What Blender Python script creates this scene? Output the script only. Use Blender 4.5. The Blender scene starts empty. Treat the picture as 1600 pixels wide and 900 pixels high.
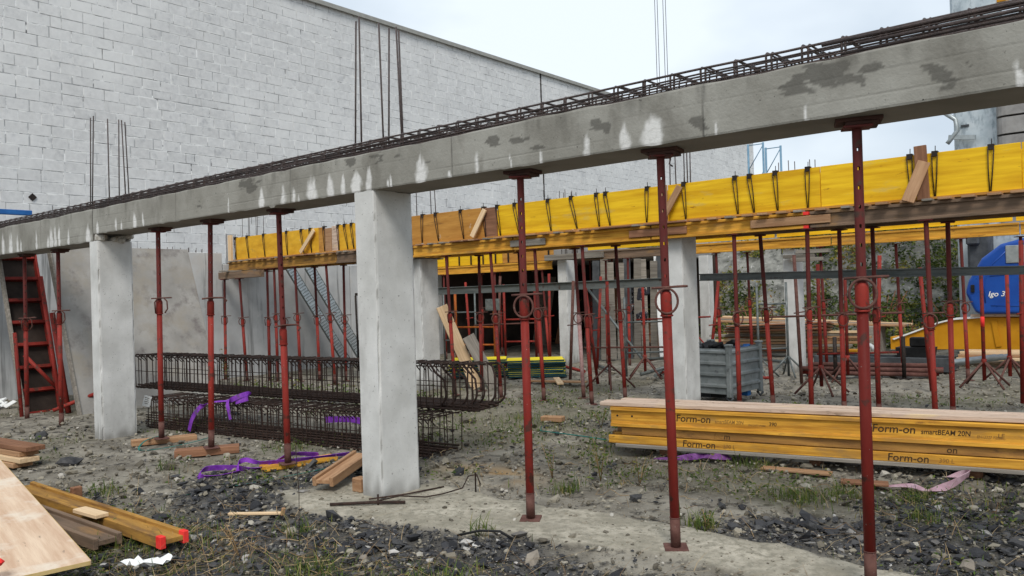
import bpy, math, random
import numpy as np
from mathutils import Vector, Matrix, Euler

random.seed(7)
RNG = np.random.default_rng(11)
R = math.radians
scene = bpy.context.scene
COL = scene.collection

# ------------------------------------------------------------------ camera
cam_d = bpy.data.cameras.new('camera')
cam_d.sensor_width = 36.0
cam_d.lens = 36.0 * 1251.5 / 1600.0
cam_d.clip_start = 0.05
cam_d.clip_end = 2000
cam = bpy.data.objects.new('camera', cam_d)
COL.objects.link(cam)
yaw, pit, rol, eye = 0.6893, 0.0062, -0.0304, 1.7006
fw = Vector((-math.sin(yaw) * math.cos(pit), math.cos(yaw) * math.cos(pit), math.sin(pit)))
rt = Vector((math.cos(yaw), math.sin(yaw), 0))
up = rt.cross(fw)
r2 = math.cos(rol) * rt + math.sin(rol) * up
u2 = -math.sin(rol) * rt + math.cos(rol) * up
cm = Matrix.Identity(4)
for i in range(3):
    cm[i][0] = r2[i]; cm[i][1] = u2[i]; cm[i][2] = -fw[i]
cm.translation = Vector((0, 0, eye))
cam.matrix_world = cm
scene.camera = cam
scene.render.resolution_x = 1024
scene.render.resolution_y = 576

# ------------------------------------------------------------------ sky, sun, exposure
SUN_EL, SUN_AZ = R(50), R(142)          # azimuth clockwise from +Y
sun_dir = Vector((math.sin(SUN_AZ) * math.cos(SUN_EL), math.cos(SUN_AZ) * math.cos(SUN_EL), math.sin(SUN_EL)))
w = bpy.data.worlds.new('World'); scene.world = w; w.use_nodes = True
nt = w.node_tree; nt.nodes.clear()
out = nt.nodes.new('ShaderNodeOutputWorld')
sky = nt.nodes.new('ShaderNodeTexSky'); sky.sky_type = 'NISHITA'; sky.sun_disc = False
sky.sun_elevation = SUN_EL; sky.sun_rotation = SUN_AZ
sky.dust_density = 4.0; sky.air_density = 1.2
b1 = nt.nodes.new('ShaderNodeBackground'); b1.inputs[1].default_value = 0.08
nt.links.new(sky.outputs[0], b1.inputs[0])
tc = nt.nodes.new('ShaderNodeTexCoord')
mp = nt.nodes.new('ShaderNodeMapping'); mp.inputs['Scale'].default_value = (1.0, 1.0, 2.2)
mp.inputs['Location'].default_value = (0.35, 0.2, 0.1)
nt.links.new(tc.outputs['Generated'], mp.inputs[0])
cn = nt.nodes.new('ShaderNodeTexNoise'); cn.inputs['Scale'].default_value = 1.7
cn.inputs['Detail'].default_value = 5; cn.inputs['Roughness'].default_value = 0.48
nt.links.new(mp.outputs[0], cn.inputs['Vector'])
cr = nt.nodes.new('ShaderNodeValToRGB')
cr.color_ramp.elements[0].position = 0.36; cr.color_ramp.elements[0].color = (0.36, 0.44, 0.54, 1)
cr.color_ramp.elements[1].position = 0.60; cr.color_ramp.elements[1].color = (0.71, 0.775, 0.83, 1)
nt.links.new(cn.outputs['Fac'], cr.inputs[0])
b2 = nt.nodes.new('ShaderNodeBackground'); b2.inputs[1].default_value = 0.95
nt.links.new(cr.outputs[0], b2.inputs[0])
mx = nt.nodes.new('ShaderNodeMixShader'); mx.inputs[0].default_value = 0.88
nt.links.new(b1.outputs[0], mx.inputs[1]); nt.links.new(b2.outputs[0], mx.inputs[2])
nt.links.new(mx.outputs[0], out.inputs[0])
sd = bpy.data.lights.new('sun', 'SUN'); sd.energy = 1.5; sd.angle = R(20); sd.color = (1.0, 0.97, 0.92)
so = bpy.data.objects.new('sun', sd); COL.objects.link(so)
so.rotation_euler = sun_dir.to_track_quat('Z', 'Y').to_euler()
vs = scene.view_settings
vs.view_transform = 'Standard'; vs.look = 'None'; vs.gamma = 1.0; vs.use_curve_mapping = False
vs.exposure = 0.56

# ------------------------------------------------------------------ helpers: noise
_G = RNG.random((256, 256))
def vnoise(x, y, s, seed=0):
    x = np.asarray(x, float) * s + seed * 17.31; y = np.asarray(y, float) * s + seed * 9.77
    xi = np.floor(x).astype(int); yi = np.floor(y).astype(int)
    fx = x - xi; fy = y - yi
    fx = fx * fx * (3 - 2 * fx); fy = fy * fy * (3 - 2 * fy)
    g = lambda a, b: _G[a & 255, b & 255]
    return (g(xi, yi) * (1 - fx) + g(xi + 1, yi) * fx) * (1 - fy) + (g(xi, yi + 1) * (1 - fx) + g(xi + 1, yi + 1) * fx) * fy
def fbm(x, y, s, seed=0, o=4):
    v = 0; a = 0.5
    for k in range(o):
        v = v + a * vnoise(x, y, s * 2 ** k, seed + k * 3); a *= 0.5
    return v / (1 - 0.5 ** o)
def sstep(a, b, x):
    t = np.clip((np.asarray(x, float) - a) / (b - a), 0, 1)
    return t * t * (3 - 2 * t)

# ------------------------------------------------------------------ helpers: mesh building
class MB:
    def __init__(s):
        s.v = []; s.f = []; s.m = []; s.s = []
    def add(s, vs, fs, mi=0, smooth=False):
        o = len(s.v)
        s.v.extend([tuple(p) for p in vs])
        for f in fs:
            s.f.append([i + o for i in f]); s.m.append(mi); s.s.append(smooth)
    def box(s, c, d, mi=0, ch=0.0, rot=None):
        """box of size d centred on c, chamfered by ch"""
        c = Vector(c); hx, hy, hz = d[0] / 2, d[1] / 2, d[2] / 2
        vs = []; fs = []
        if ch <= 0:
            for sx in (-1, 1):
                for sy in (-1, 1):
                    for sz in (-1, 1): vs.append(Vector((sx * hx, sy * hy, sz * hz)))
            fs = [(0, 1, 3, 2), (4, 6, 7, 5), (0, 4, 5, 1), (2, 3, 7, 6), (0, 2, 6, 4), (1, 5, 7, 3)]
        else:
            ch = min(ch, hx * .9, hy * .9, hz * .9)
            idx = {}
            for sx in (-1, 1):
                for sy in (-1, 1):
                    for sz in (-1, 1):
                        for a in range(3):
                            p = [sx * hx, sy * hy, sz * hz]
                            for b in range(3):
                                if b != a: p[b] -= (sx, sy, sz)[b] * ch
                            idx[(sx, sy, sz, a)] = len(vs); vs.append(Vector(p))
            S = (-1, 1)
            for sg in S:
                fs.append([idx[(sg, a, b, 0)] for a, b in ((-1, -1), (1, -1), (1, 1), (-1, 1))])
                fs.append([idx[(a, sg, b, 1)] for a, b in ((-1, -1), (1, -1), (1, 1), (-1, 1))])
                fs.append([idx[(a, b, sg, 2)] for a, b in ((-1, -1), (1, -1), (1, 1), (-1, 1))])
            for a in S:
                for b in S:
                    fs.append([idx[(a, b, -1, 0)], idx[(a, b, -1, 1)], idx[(a, b, 1, 1)], idx[(a, b, 1, 0)]])
                    fs.append([idx[(a, -1, b, 0)], idx[(a, -1, b, 2)], idx[(a, 1, b, 2)], idx[(a, 1, b, 0)]])
                    fs.append([idx[(-1, a, b, 1)], idx[(-1, a, b, 2)], idx[(1, a, b, 2)], idx[(1, a, b, 1)]])
                    for e in S: fs.append([idx[(a, b, e, 0)], idx[(a, b, e, 1)], idx[(a, b, e, 2)]])
            for k, f in enumerate(fs):
                n = (vs[f[1]] - vs[f[0]]).cross(vs[f[2]] - vs[f[0]])
                m = sum((vs[i] for i in f), Vector()) / len(f)
                if n.dot(m) < 0: fs[k] = list(reversed(f))
        if rot is not None:
            q = rot if isinstance(rot, Matrix) else Euler(rot).to_matrix()
            vs = [q @ p for p in vs]
        s.add([p + c for p in vs], fs, mi); return s
    def tube(s, pts, r, n=8, mi=0, closed=False, caps=True, flat=None):
        pts = [Vector(p) for p in pts]; N = len(pts)
        rs = r if isinstance(r, (list, tuple)) else [r] * N
        T = []
        for i in range(N):
            if closed: t = pts[(i + 1) % N] - pts[i - 1]
            else: t = pts[min(i + 1, N - 1)] - pts[max(i - 1, 0)]
            T.append(t.normalized())
        a = Vector((0, 0, 1)) if abs(T[0].z) < .9 else Vector((1, 0, 0))
        u = T[0].cross(a).normalized(); vs = []
        for i in range(N):
            u = (u - T[i] * u.dot(T[i])).normalized(); v = T[i].cross(u)
            for k in range(n):
                an = 2 * math.pi * k / n
                vs.append(pts[i] + (u * math.cos(an) + v * math.sin(an)) * rs[i])
        fs = []
        for i in range(N if closed else N - 1):
            j = (i + 1) % N
            for k in range(n):
                l = (k + 1) % n
                fs.append((i * n + k, i * n + l, j * n + l, j * n + k))
        s.add(vs, fs, mi, n > 4)
        if caps and not closed:
            o = len(s.v) - len(vs)
            s.f.append([o + k for k in reversed(range(n))]); s.m.append(mi); s.s.append(False)
            s.f.append([o + (N - 1) * n + k for k in range(n)]); s.m.append(mi); s.s.append(False)
        return s
    def prism(s, poly, h0, h1, axis='y', mi=0):
        """extrude polygon (a,b) between h0 and h1: axis y -> (x,z); axis z -> (x,y); axis x -> (y,z)"""
        def P(p, h):
            if axis == 'y': return Vector((p[0], h, p[1]))
            if axis == 'z': return Vector((p[0], p[1], h))
            return Vector((h, p[0], p[1]))
        n = len(poly); vs = [P(p, h0) for p in poly] + [P(p, h1) for p in poly]
        ar = sum(poly[i][0] * poly[(i + 1) % n][1] - poly[(i + 1) % n][0] * poly[i][1] for i in range(n))
        fs = [list(range(n)), [n + i for i in reversed(range(n))]]
        for i in range(n): fs.append([(i + 1) % n, i, n + i, n + (i + 1) % n])
        flip = (ar > 0) != (axis == 'y')
        if flip: fs = [list(reversed(f)) for f in fs]
        s.add(vs, fs, mi); return s
    def ribbon(s, pts, width, side=None, mi=0, th=0.003):
        """flat strap through pts; side gives the width direction at each point"""
        pts = [Vector(p) for p in pts]; N = len(pts); vs = []
        for i in range(N):
            t = (pts[min(i + 1, N - 1)] - pts[max(i - 1, 0)]).normalized()
            sd_ = Vector(side[i]) if side else Vector((0, 0, 1)).cross(t)
            sd_ = (sd_ - t * sd_.dot(t)).normalized(); nn = t.cross(sd_)
            for a, b in ((-1, -1), (1, -1), (1, 1), (-1, 1)):
                vs.append(pts[i] + sd_ * a * width / 2 + nn * b * th / 2)
        for a, b in ((0, 1), (2, 3)):
            q = [p for i in range(N) for p in (vs[4 * i + a], vs[4 * i + b])]
            s.add(q, [(2 * i, 2 * i + 1, 2 * i + 3, 2 * i + 2) for i in range(N - 1)], mi, True)
        q = vs; e = []
        for i in range(N - 1): e += [(4 * i + 1, 4 * i + 2, 4 * i + 6, 4 * i + 5), (4 * i + 3, 4 * i, 4 * i + 4, 4 * i + 7)]
        s.add(q, e, mi, False); return s
    def mesh(s, name, mats):
        me = bpy.data.meshes.new(name)
        me.from_pydata(s.v, [], s.f)
        mats = mats if isinstance(mats, (list, tuple)) else [mats]
        for m in mats: me.materials.append(m)
        me.polygons.foreach_set('material_index', s.m)
        me.polygons.foreach_set('use_smooth', s.s)
        me.update(); return me
    def build(s, name, mats, parent=None, loc=None, rot=None):
        return inst(name, s.mesh(name, mats), parent, loc, rot)

def inst(name, me, parent=None, loc=None, rot=None):
    o = bpy.data.objects.new(name, me); COL.objects.link(o)
    if parent is not None: o.parent = parent
    if isinstance(loc, Matrix): o.matrix_basis = loc
    else:
        if loc is not None: o.location = loc
        if rot is not None: o.rotation_euler = rot
    return o
def np_mesh(name, V, F, mats, mi=None, smooth=False):
    """V (n,3), F (m,k) arrays"""
    me = bpy.data.meshes.new(name); V = np.asarray(V, np.float32); F = np.asarray(F, np.int32)
    me.vertices.add(len(V)); me.vertices.foreach_set('co', V.ravel())
    k = F.shape[1]
    me.loops.add(F.size); me.loops.foreach_set('vertex_index', F.ravel())
    me.polygons.add(len(F)); me.polygons.foreach_set('loop_start', np.arange(0, F.size, k, dtype=np.int32))
    me.polygons.foreach_set('loop_total', np.full(len(F), k, np.int32))
    for m in (mats if isinstance(mats, (list, tuple)) else [mats]): me.materials.append(m)
    if mi is not None: me.polygons.foreach_set('material_index', np.asarray(mi, np.int32))
    me.polygons.foreach_set('use_smooth', np.full(len(F), smooth))
    me.update(calc_edges=True); me.validate(); return me
def attr(me, name, vals):
    a = me.attributes.new(name, 'FLOAT', 'POINT'); a.data.foreach_set('value', np.asarray(vals, np.float32))
def tag(o, label=None, cat=None, group=None, kind=None):
    if label: o['label'] = label
    if cat: o['category'] = cat
    if group: o['group'] = group
    if kind: o['kind'] = kind
    return o
def thing(name, label, cat, loc=(0, 0, 0), rot=None, group=None):
    o = bpy.data.objects.new(name, None); COL.objects.link(o); o.empty_display_size = 0.1
    if isinstance(loc, Matrix): o.matrix_basis = loc
    else:
        o.location = loc
        if rot is not None: o.rotation_euler = rot
    return tag(o, label, cat, group)
def struct(o): o['kind'] = 'structure'; return o
def frame(o, x, z):
    """matrix with local x along x and local z near z"""
    x = Vector(x).normalized(); z = Vector(z); y = z.cross(x).normalized(); z = x.cross(y)
    m = Matrix.Identity(4)
    for i in range(3): m[i][0] = x[i]; m[i][1] = y[i]; m[i][2] = z[i]
    m.translation = Vector(o); return m
def copy_tree(o, parent=None):
    c = o.copy(); COL.objects.link(c); c.parent = parent
    for ch in o.children: copy_tree(ch, c)
    return c
ORD = ['first', 'second', 'third', 'fourth', 'fifth', 'sixth', 'seventh', 'eighth', 'ninth', 'tenth', 'eleventh', 'twelfth',
       'thirteenth', 'fourteenth', 'fifteenth', 'sixteenth', 'seventeenth', 'eighteenth', 'nineteenth', 'twentieth']

# ------------------------------------------------------------------ materials
MATS = {}
def mat(name, c1, c2=None, scale=6.0, stretch=(1, 1, 1), rough=0.75, metal=0.0, bump=0.15, bscale=70.0, detail=6.0,
        spots=None, spots2=None, rnd=0.0, spec=0.14, lo=0.35, hi=0.65, island=False, bstretch=None, world=False):
    """procedural: noise mix c1..c2, optional spots (colour, scale, threshold lo, hi), bump from fine noise"""
    if name in MATS: return MATS[name]
    m = bpy.data.materials.new(name); m.use_nodes = True; t = m.node_tree; N = t.nodes; L = t.links
    bs = N['Principled BSDF']
    c2 = c2 or tuple(min(1, v * 1.25) for v in c1)
    tc = N.new('ShaderNodeTexCoord'); oi = N.new('ShaderNodeObjectInfo')
    ad = N.new('ShaderNodeVectorMath'); ad.operation = 'ADD'
    mu = N.new('ShaderNodeMath'); mu.operation = 'MULTIPLY'; mu.inputs[1].default_value = 53.0
    L.new(oi.outputs['Random'], mu.inputs[0])
    L.new(tc.outputs['Object'], ad.inputs[0])
    if not world: L.new(mu.outputs[0], ad.inputs[1])
    src = ad.outputs[0]
    def noise(sc, st, det, rg=0.6):
        mp = N.new('ShaderNodeMapping'); mp.inputs['Scale'].default_value = st; L.new(src, mp.inputs[0])
        n = N.new('ShaderNodeTexNoise'); n.inputs['Scale'].default_value = sc; n.inputs['Detail'].default_value = det
        n.inputs['Roughness'].default_value = rg; L.new(mp.outputs[0], n.inputs['Vector']); return n.outputs['Fac']
    def ramp(f, a, b, ca=(0, 0, 0, 1), cb=(1, 1, 1, 1)):
        r = N.new('ShaderNodeValToRGB'); r.color_ramp.elements[0].position = a; r.color_ramp.elements[1].position = b
        r.color_ramp.elements[0].color = ca; r.color_ramp.elements[1].color = cb; L.new(f, r.inputs[0]); return r.outputs[0]
    col = ramp(noise(scale, stretch, detail), lo, hi, (*c1, 1), (*c2, 1))
    for sp in (spots, spots2):
        if sp:
            sc, ss, a, b = sp[:4]; st = sp[4] if len(sp) > 4 else (1, 1, 1)
            fac = ramp(noise(ss, st, 5, 0.65), a, b)
            mxn = N.new('ShaderNodeMix'); mxn.data_type = 'RGBA'
            L.new(fac, mxn.inputs['Factor']); L.new(col, mxn.inputs['A']); mxn.inputs['B'].default_value = (*sc, 1)
            col = mxn.outputs['Result']
    if rnd > 0 or island:
        hs = N.new('ShaderNodeHueSaturation'); mr = N.new('ShaderNodeMapRange')
        mr.inputs['To Min'].default_value = 1 - rnd; mr.inputs['To Max'].default_value = 1 + rnd
        if island:
            ge = N.new('ShaderNodeNewGeometry'); L.new(ge.outputs['Random Per Island'], mr.inputs['Value'])
        else: L.new(oi.outputs['Random'], mr.inputs['Value'])
        L.new(mr.outputs[0], hs.inputs['Value']); L.new(col, hs.inputs['Color']); col = hs.outputs[0]
    L.new(col, bs.inputs['Base Color'])
    bs.inputs['Metallic'].default_value = metal
    bs.inputs['Specular IOR Level'].default_value = spec
    rr = N.new('ShaderNodeMapRange'); rr.inputs['To Min'].default_value = max(0.05, rough - 0.12); rr.inputs['To Max'].default_value = min(1, rough + 0.12)
    L.new(noise(scale * 1.7, stretch, 3), rr.inputs['Value']); L.new(rr.outputs[0], bs.inputs['Roughness'])
    if bump > 0:
        bp = N.new('ShaderNodeBump'); bp.inputs['Strength'].default_value = bump; bp.inputs['Distance'].default_value = 0.01
        L.new(noise(bscale, bstretch or stretch, 4), bp.inputs['Height']); L.new(bp.outputs[0], bs.inputs['Normal'])
    MATS[name] = m; return m
def add_attr_mix(m, aname, color, before=True):
    """mix a colour into base colour by a float point attribute"""
    t = m.node_tree; N = t.nodes; L = t.links; bs = N['Principled BSDF']
    a = N.new('ShaderNodeAttribute'); a.attribute_name = aname
    mx = N.new('ShaderNodeMix'); mx.data_type = 'RGBA'
    lk = bs.inputs['Base Color'].links[0]; L.new(lk.from_socket, mx.inputs['A'])
    L.new(a.outputs['Fac'], mx.inputs['Factor'])
    if isinstance(color, tuple): mx.inputs['B'].default_value = (*color, 1)
    else: L.new(color, mx.inputs['B'])
    L.new(mx.outputs['Result'], bs.inputs['Base Color'])

M_beam = mat('beam_concrete', (0.235, 0.225, 0.195), (0.33, 0.32, 0.285), scale=2.2, rough=0.85, bump=0.35, bscale=45,
             spots=((0.085, 0.08, 0.07), 34, 0.665, 0.70), spots2=((0.185, 0.175, 0.15), 3.0, 0.50, 0.70, (1, 1, .6)))
add_attr_mix(M_beam, 'dark', (0.085, 0.08, 0.07)); add_attr_mix(M_beam, 'efflo', (0.68, 0.67, 0.645)); add_attr_mix(M_beam, 'groove', (0.10, 0.095, 0.085))
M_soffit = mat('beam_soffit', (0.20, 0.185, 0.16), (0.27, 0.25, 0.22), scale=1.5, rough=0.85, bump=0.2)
M_col = mat('column_concrete', (0.50, 0.495, 0.47), (0.66, 0.655, 0.63), scale=2.5, rough=0.88, bump=0.18, bscale=42,
            spots=((0.19, 0.185, 0.17), 44, 0.645, 0.685), spots2=((0.40, 0.39, 0.37), 2.2, 0.55, 0.74, (1, 1, .3)))
add_attr_mix(M_col, 'dark', (0.17, 0.16, 0.14))
M_chip = mat('chipped_concrete', (0.30, 0.28, 0.24), (0.52, 0.50, 0.46), scale=25, rough=0.95, bump=0.9, bscale=50)
M_cwall = mat('wall_concrete', (0.40, 0.40, 0.395), (0.54, 0.54, 0.53), scale=1.3, rough=0.85, bump=0.2,
              spots=((0.22, 0.22, 0.215), 5.0, 0.60, 0.70, (1, 1, .05)), spots2=((0.50, 0.49, 0.47), 2.0, 0.6, 0.7))
M_block = mat('block', (0.56, 0.56, 0.555), (0.66, 0.658, 0.65), scale=9, rough=0.92, bump=0.5, bscale=55, rnd=0.045,
              spots=((0.45, 0.455, 0.46), 4.0, 0.58, 0.72))
M_block2 = mat('block_far', (0.56, 0.56, 0.555), (0.66, 0.658, 0.65), scale=9, rough=0.92, bump=0.5, bscale=55, rnd=0.045, island=True,
               spots=((0.45, 0.455, 0.46), 1.6, 0.58, 0.72), world=True)
M_mortar = mat('mortar', (0.40, 0.405, 0.41), (0.82, 0.82, 0.81), scale=3.5, lo=.46, hi=.54, rough=0.95, bump=0.5, spots=((0.16, 0.16, 0.165), 1.6, 0.57, 0.62), world=True)
def smear(m, wall_coords):
    """white mortar smeared unevenly along the bed joints, and a limewash over the lower wall"""
    N = m.node_tree.nodes; L = m.node_tree.links; bs = N['Principled BSDF']
    tc = N.new('ShaderNodeTexCoord'); ge = N.new('ShaderNodeNewGeometry'); sp = N.new('ShaderNodeSeparateXYZ'); L.new(tc.outputs['Object'], sp.inputs[0])
    def mth(op, a, b=None):
        n = N.new('ShaderNodeMath'); n.operation = op
        for k, v in enumerate((a, b)):
            if v is None: continue
            if isinstance(v, (int, float)): n.inputs[k].default_value = v
            else: L.new(v, n.inputs[k])
        return n.outputs[0]
    if wall_coords:
        up = mth('MULTIPLY', mth('GREATER_THAN', sp.outputs[2], 6.8), .2)
        f = mth('FRACT', mth('DIVIDE', mth('ADD', mth('SUBTRACT', sp.outputs[2], mth('ADD', 6.70, up)), 25.0), .25))
        d = mth('MULTIPLY', mth('ABSOLUTE', mth('SUBTRACT', f, .5)), .25)
    else: d = mth('ABSOLUTE', sp.outputs[2])
    mp = N.new('ShaderNodeMapping'); mp.inputs['Scale'].default_value = (1, .8, 2.5); L.new(ge.outputs['Position'], mp.inputs[0])
    n1 = N.new('ShaderNodeTexNoise'); n1.inputs['Scale'].default_value = 3.2; n1.inputs['Detail'].default_value = 6; n1.inputs['Roughness'].default_value = .7; L.new(mp.outputs[0], n1.inputs['Vector'])
    e = mth('ADD', d, mth('MULTIPLY', mth('SUBTRACT', n1.outputs['Fac'], .5), .14))
    r = N.new('ShaderNodeMapRange'); r.inputs['From Min'].default_value = .090; r.inputs['From Max'].default_value = .118; r.interpolation_type = 'SMOOTHSTEP'; L.new(e, r.inputs['Value'])
    n2 = N.new('ShaderNodeTexNoise'); n2.inputs['Scale'].default_value = .55; n2.inputs['Detail'].default_value = 5; L.new(ge.outputs['Position'], n2.inputs['Vector'])
    r2_ = N.new('ShaderNodeMapRange'); r2_.inputs['From Min'].default_value = .48; r2_.inputs['From Max'].default_value = .72; r2_.inputs['To Max'].default_value = .75; L.new(n2.outputs['Fac'], r2_.inputs['Value'])
    fac = mth('MAXIMUM', mth('MULTIPLY', r.outputs[0], .85), r2_.outputs[0])
    mx = N.new('ShaderNodeMix'); mx.data_type = 'RGBA'; L.new(bs.inputs['Base Color'].links[0].from_socket, mx.inputs['A']); mx.inputs['B'].default_value = (.75, .75, .735, 1)
    L.new(fac, mx.inputs['Factor']); L.new(mx.outputs['Result'], bs.inputs['Base Color'])
smear(M_block, False); smear(M_block2, True)
M_coping = mat('coping_metal', (0.30, 0.29, 0.26), rough=0.5, metal=0.3)
M_red = mat('prop_red_paint', (0.175, 0.020, 0.015), (0.26, 0.034, 0.025), scale=5, stretch=(1, 1, .3), rough=0.55, bump=0.25, rnd=0.32, spec=0.12,
            spots=((0.085, 0.032, 0.024), 11, 0.55, 0.63), spots2=((0.40, 0.32, 0.28), 26, 0.675, 0.72))
M_inner = mat('prop_inner_tube', (0.085, 0.020, 0.018), (0.14, 0.030, 0.026), scale=6, stretch=(1, 1, .3), rough=0.6, bump=0.2, rnd=0.2,
              spots=((0.07, 0.045, 0.035), 14, 0.55, 0.68))
M_foot = mat('prop_foot_rust', (0.085, 0.034, 0.027), (0.14, 0.066, 0.052), scale=14, rough=0.8, bump=0.3, spec=0.25, spots=((0.27, 0.22, 0.19), 40, 0.66, 0.72))
M_pink = mat('faded_pink_paint', (0.34, 0.17, 0.16), (0.46, 0.30, 0.28), scale=18, rough=0.8, bump=0.3)
M_rebar = mat('rebar_rust', (0.024, 0.015, 0.012), (0.060, 0.034, 0.025), scale=25, rough=0.75, bump=0.6, bscale=220, rnd=0.2, spec=0.25)
M_rebar_w = mat('rebar_wet', (0.030, 0.019, 0.017), (0.07, 0.045, 0.038), scale=20, rough=0.42, bump=0.7, bscale=180, rnd=0.2, spec=0.5)
M_wire = mat('black_steel', (0.018, 0.014, 0.013), (0.04, 0.03, 0.025), scale=20, rough=0.6, rnd=0.2)
M_galv = mat('galvanised_steel', (0.30, 0.33, 0.33), (0.42, 0.45, 0.45), scale=8, rough=0.45, metal=0.6, bump=0.1)
M_galv_dk = mat('dull_steel_rail', (0.095, 0.108, 0.104), (0.175, 0.19, 0.185), scale=4, stretch=(.4, 3, 3), rough=0.5, metal=0.3, bump=0.1, spots=((0.09, 0.06, 0.05), 6, 0.6, 0.7))
M_grey = mat('bin_grey_paint', (0.17, 0.19, 0.19), (0.28, 0.30, 0.298), scale=4, rough=0.5, metal=0.25, bump=0.12, spots=((0.12, 0.13, 0.13), 9, 0.58, 0.7))
Y3 = (.35, 6, 6)
M_yply = mat('yellow_ply', (0.63, 0.335, 0.010), (0.87, 0.545, 0.02), scale=3.0, stretch=(.35, 5, 5), rough=0.5, bump=0.1, bscale=25, rnd=0.05,
             spots=((0.36, 0.16, 0.015), 9, 0.66, 0.72, (.45, 1, 1.6)), spots2=((0.60, 0.42, 0.10), 3.2, 0.60, 0.74, (.5, 1, 1.8)))
M_bply = mat('weathered_ply', (0.38, 0.17, 0.035), (0.52, 0.26, 0.06), scale=3.5, stretch=(.4, 4, 4), rough=0.65, bump=0.2, rnd=0.05,
             spots=((0.56, 0.47, 0.38), 4, 0.66, 0.75), spots2=((0.24, 0.11, 0.03), 5, 0.6, 0.72, (.3, 1, 2)))
M_dply = mat('dirty_yellow_ply', (0.58, 0.29, 0.018), (0.76, 0.43, 0.035), scale=3.0, stretch=(.8, 2, 2), rough=0.6, bump=0.15,
             spots=((0.40, 0.24, 0.06), 5, 0.58, 0.72), spots2=((0.62, 0.52, 0.36), 7, 0.68, 0.76))
M_h20 = mat('timber_beam_yellow', (0.40, 0.175, 0.022), (0.78, 0.41, 0.058), scale=5, stretch=Y3, rough=0.6, bump=0.15, bscale=20, rnd=0.06,
            spots=((0.26, 0.11, 0.03), 9, 0.62, 0.72, (.5, 1.4, 1.4)), spots2=((0.36, 0.20, 0.06), 3, 0.54, 0.72, (.6, 2, 2)))
M_h20d = mat('timber_beam_dirty', (0.23, 0.12, 0.038), (0.46, 0.245, 0.055), scale=4, stretch=(.5, 5, 5), rough=0.7, bump=0.2, rnd=0.1,
             spots=((0.15, 0.085, 0.045), 4, 0.52, 0.68, (.5, 1.5, 1.5)), spots2=((0.50, 0.42, 0.33), 6, 0.70, 0.75, (.4, 1, 1)))
M_h20o = mat('timber_beam_old', (0.12, 0.085, 0.06), (0.23, 0.155, 0.105), scale=4, stretch=(.4, 6, 6), rough=0.75, bump=0.25, rnd=0.1,
             spots=((0.50, 0.44, 0.36), 3, 0.72, 0.76, (.35, 1, 1.6)), spots2=((0.30, 0.17, 0.07), 3, 0.55, 0.7, (.5, 1, 1)))
M_pale = mat('pale_wood', (0.58, 0.40, 0.23), (0.72, 0.53, 0.33), scale=5, stretch=Y3, rough=0.65, bump=0.12, bscale=18, rnd=0.06,
             spots=((0.42, 0.26, 0.13), 9, 0.64, 0.75, (.15, 2, 2)))
M_pinkw = mat('washed_wood', (0.42, 0.30, 0.22), (0.62, 0.48, 0.38), scale=6, stretch=Y3, rough=0.75, bump=0.25, bscale=25,
              spots=((0.20, 0.14, 0.10), 14, 0.58, 0.68, (.4, 2, 2)), spots2=((0.66, 0.50, 0.30), 5, 0.6, 0.7, (.3, 1, 1)))
M_sheet = mat('shuttering_sheet', (0.54, 0.36, 0.24), (0.70, 0.53, 0.38), scale=2.6, stretch=(.6, 7, 7), rough=0.65, bump=0.18, bscale=22,
              spots=((0.26, 0.19, 0.14), 17, 0.66, 0.73, (.5, 1.6, 1)), spots2=((0.72, 0.62, 0.50), 3.2, 0.52, 0.68))
M_sheet_edge = mat('sheet_edge', (0.50, 0.33, 0.11), (0.62, 0.45, 0.20), scale=8, rough=0.8)
M_brown = mat('brown_wood', (0.17, 0.08, 0.045), (0.30, 0.15, 0.085), scale=5, stretch=(.4, 5, 5), rough=0.7, bump=0.2, rnd=0.15)
M_rusty = mat('tan_wood', (0.29, 0.155, 0.08), (0.43, 0.26, 0.145), scale=5, stretch=(.4, 5, 5), rough=0.7, bump=0.2, rnd=0.1,
              spots=((0.18, 0.10, 0.06), 8, 0.6, 0.72, (.4, 1.5, 1.5)))
M_greyw = mat('grey_wood', (0.17, 0.15, 0.125), (0.30, 0.27, 0.23), scale=4, stretch=(.4, 6, 6), rough=0.85, bump=0.25, rnd=0.25)
M_dkpad = mat('dark_pad', (0.055, 0.028, 0.024), (0.10, 0.05, 0.04), scale=6, rough=0.7, rnd=0.15)
M_purple = mat('purple_webbing', (0.16, 0.03, 0.34), (0.29, 0.075, 0.50), scale=12, rough=0.8, bump=0.3, bscale=200, spots=((0.13, 0.10, 0.11), 8, 0.58, 0.70))
M_purpled = mat('muddy_purple_webbing', (0.09, 0.02, 0.12), (0.24, 0.10, 0.28), scale=12, rough=0.75, bump=0.3, bscale=200)
M_pinks = mat('faded_pink_webbing', (0.36, 0.20, 0.24), (0.55, 0.38, 0.42), scale=12, rough=0.8, bump=0.3, bscale=200)
M_green = mat('green_strap', (0.012, 0.10, 0.085), (0.03, 0.17, 0.14), scale=12, rough=0.45, bump=0.1)
M_redp = mat('red_marker_paint', (0.75, 0.035, 0.03), (0.85, 0.06, 0.05), scale=14, rough=0.6)
M_ink = mat('stencil_ink', (0.045, 0.03, 0.018), (0.09, 0.05, 0.02), scale=30, rough=0.8, bump=0)
M_ink2 = mat('faded_ink', (0.22, 0.11, 0.03), (0.36, 0.19, 0.05), scale=40, rough=0.8, bump=0)
M_white = mat('white_plastic', (0.72, 0.72, 0.70), (0.84, 0.84, 0.82), scale=9, rough=0.55, bump=0.1)
M_blue = mat('crane_blue', (0.006, 0.055, 0.30), (0.008, 0.075, 0.37), scale=3, rough=0.32, bump=0.03, spec=0.5)
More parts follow.
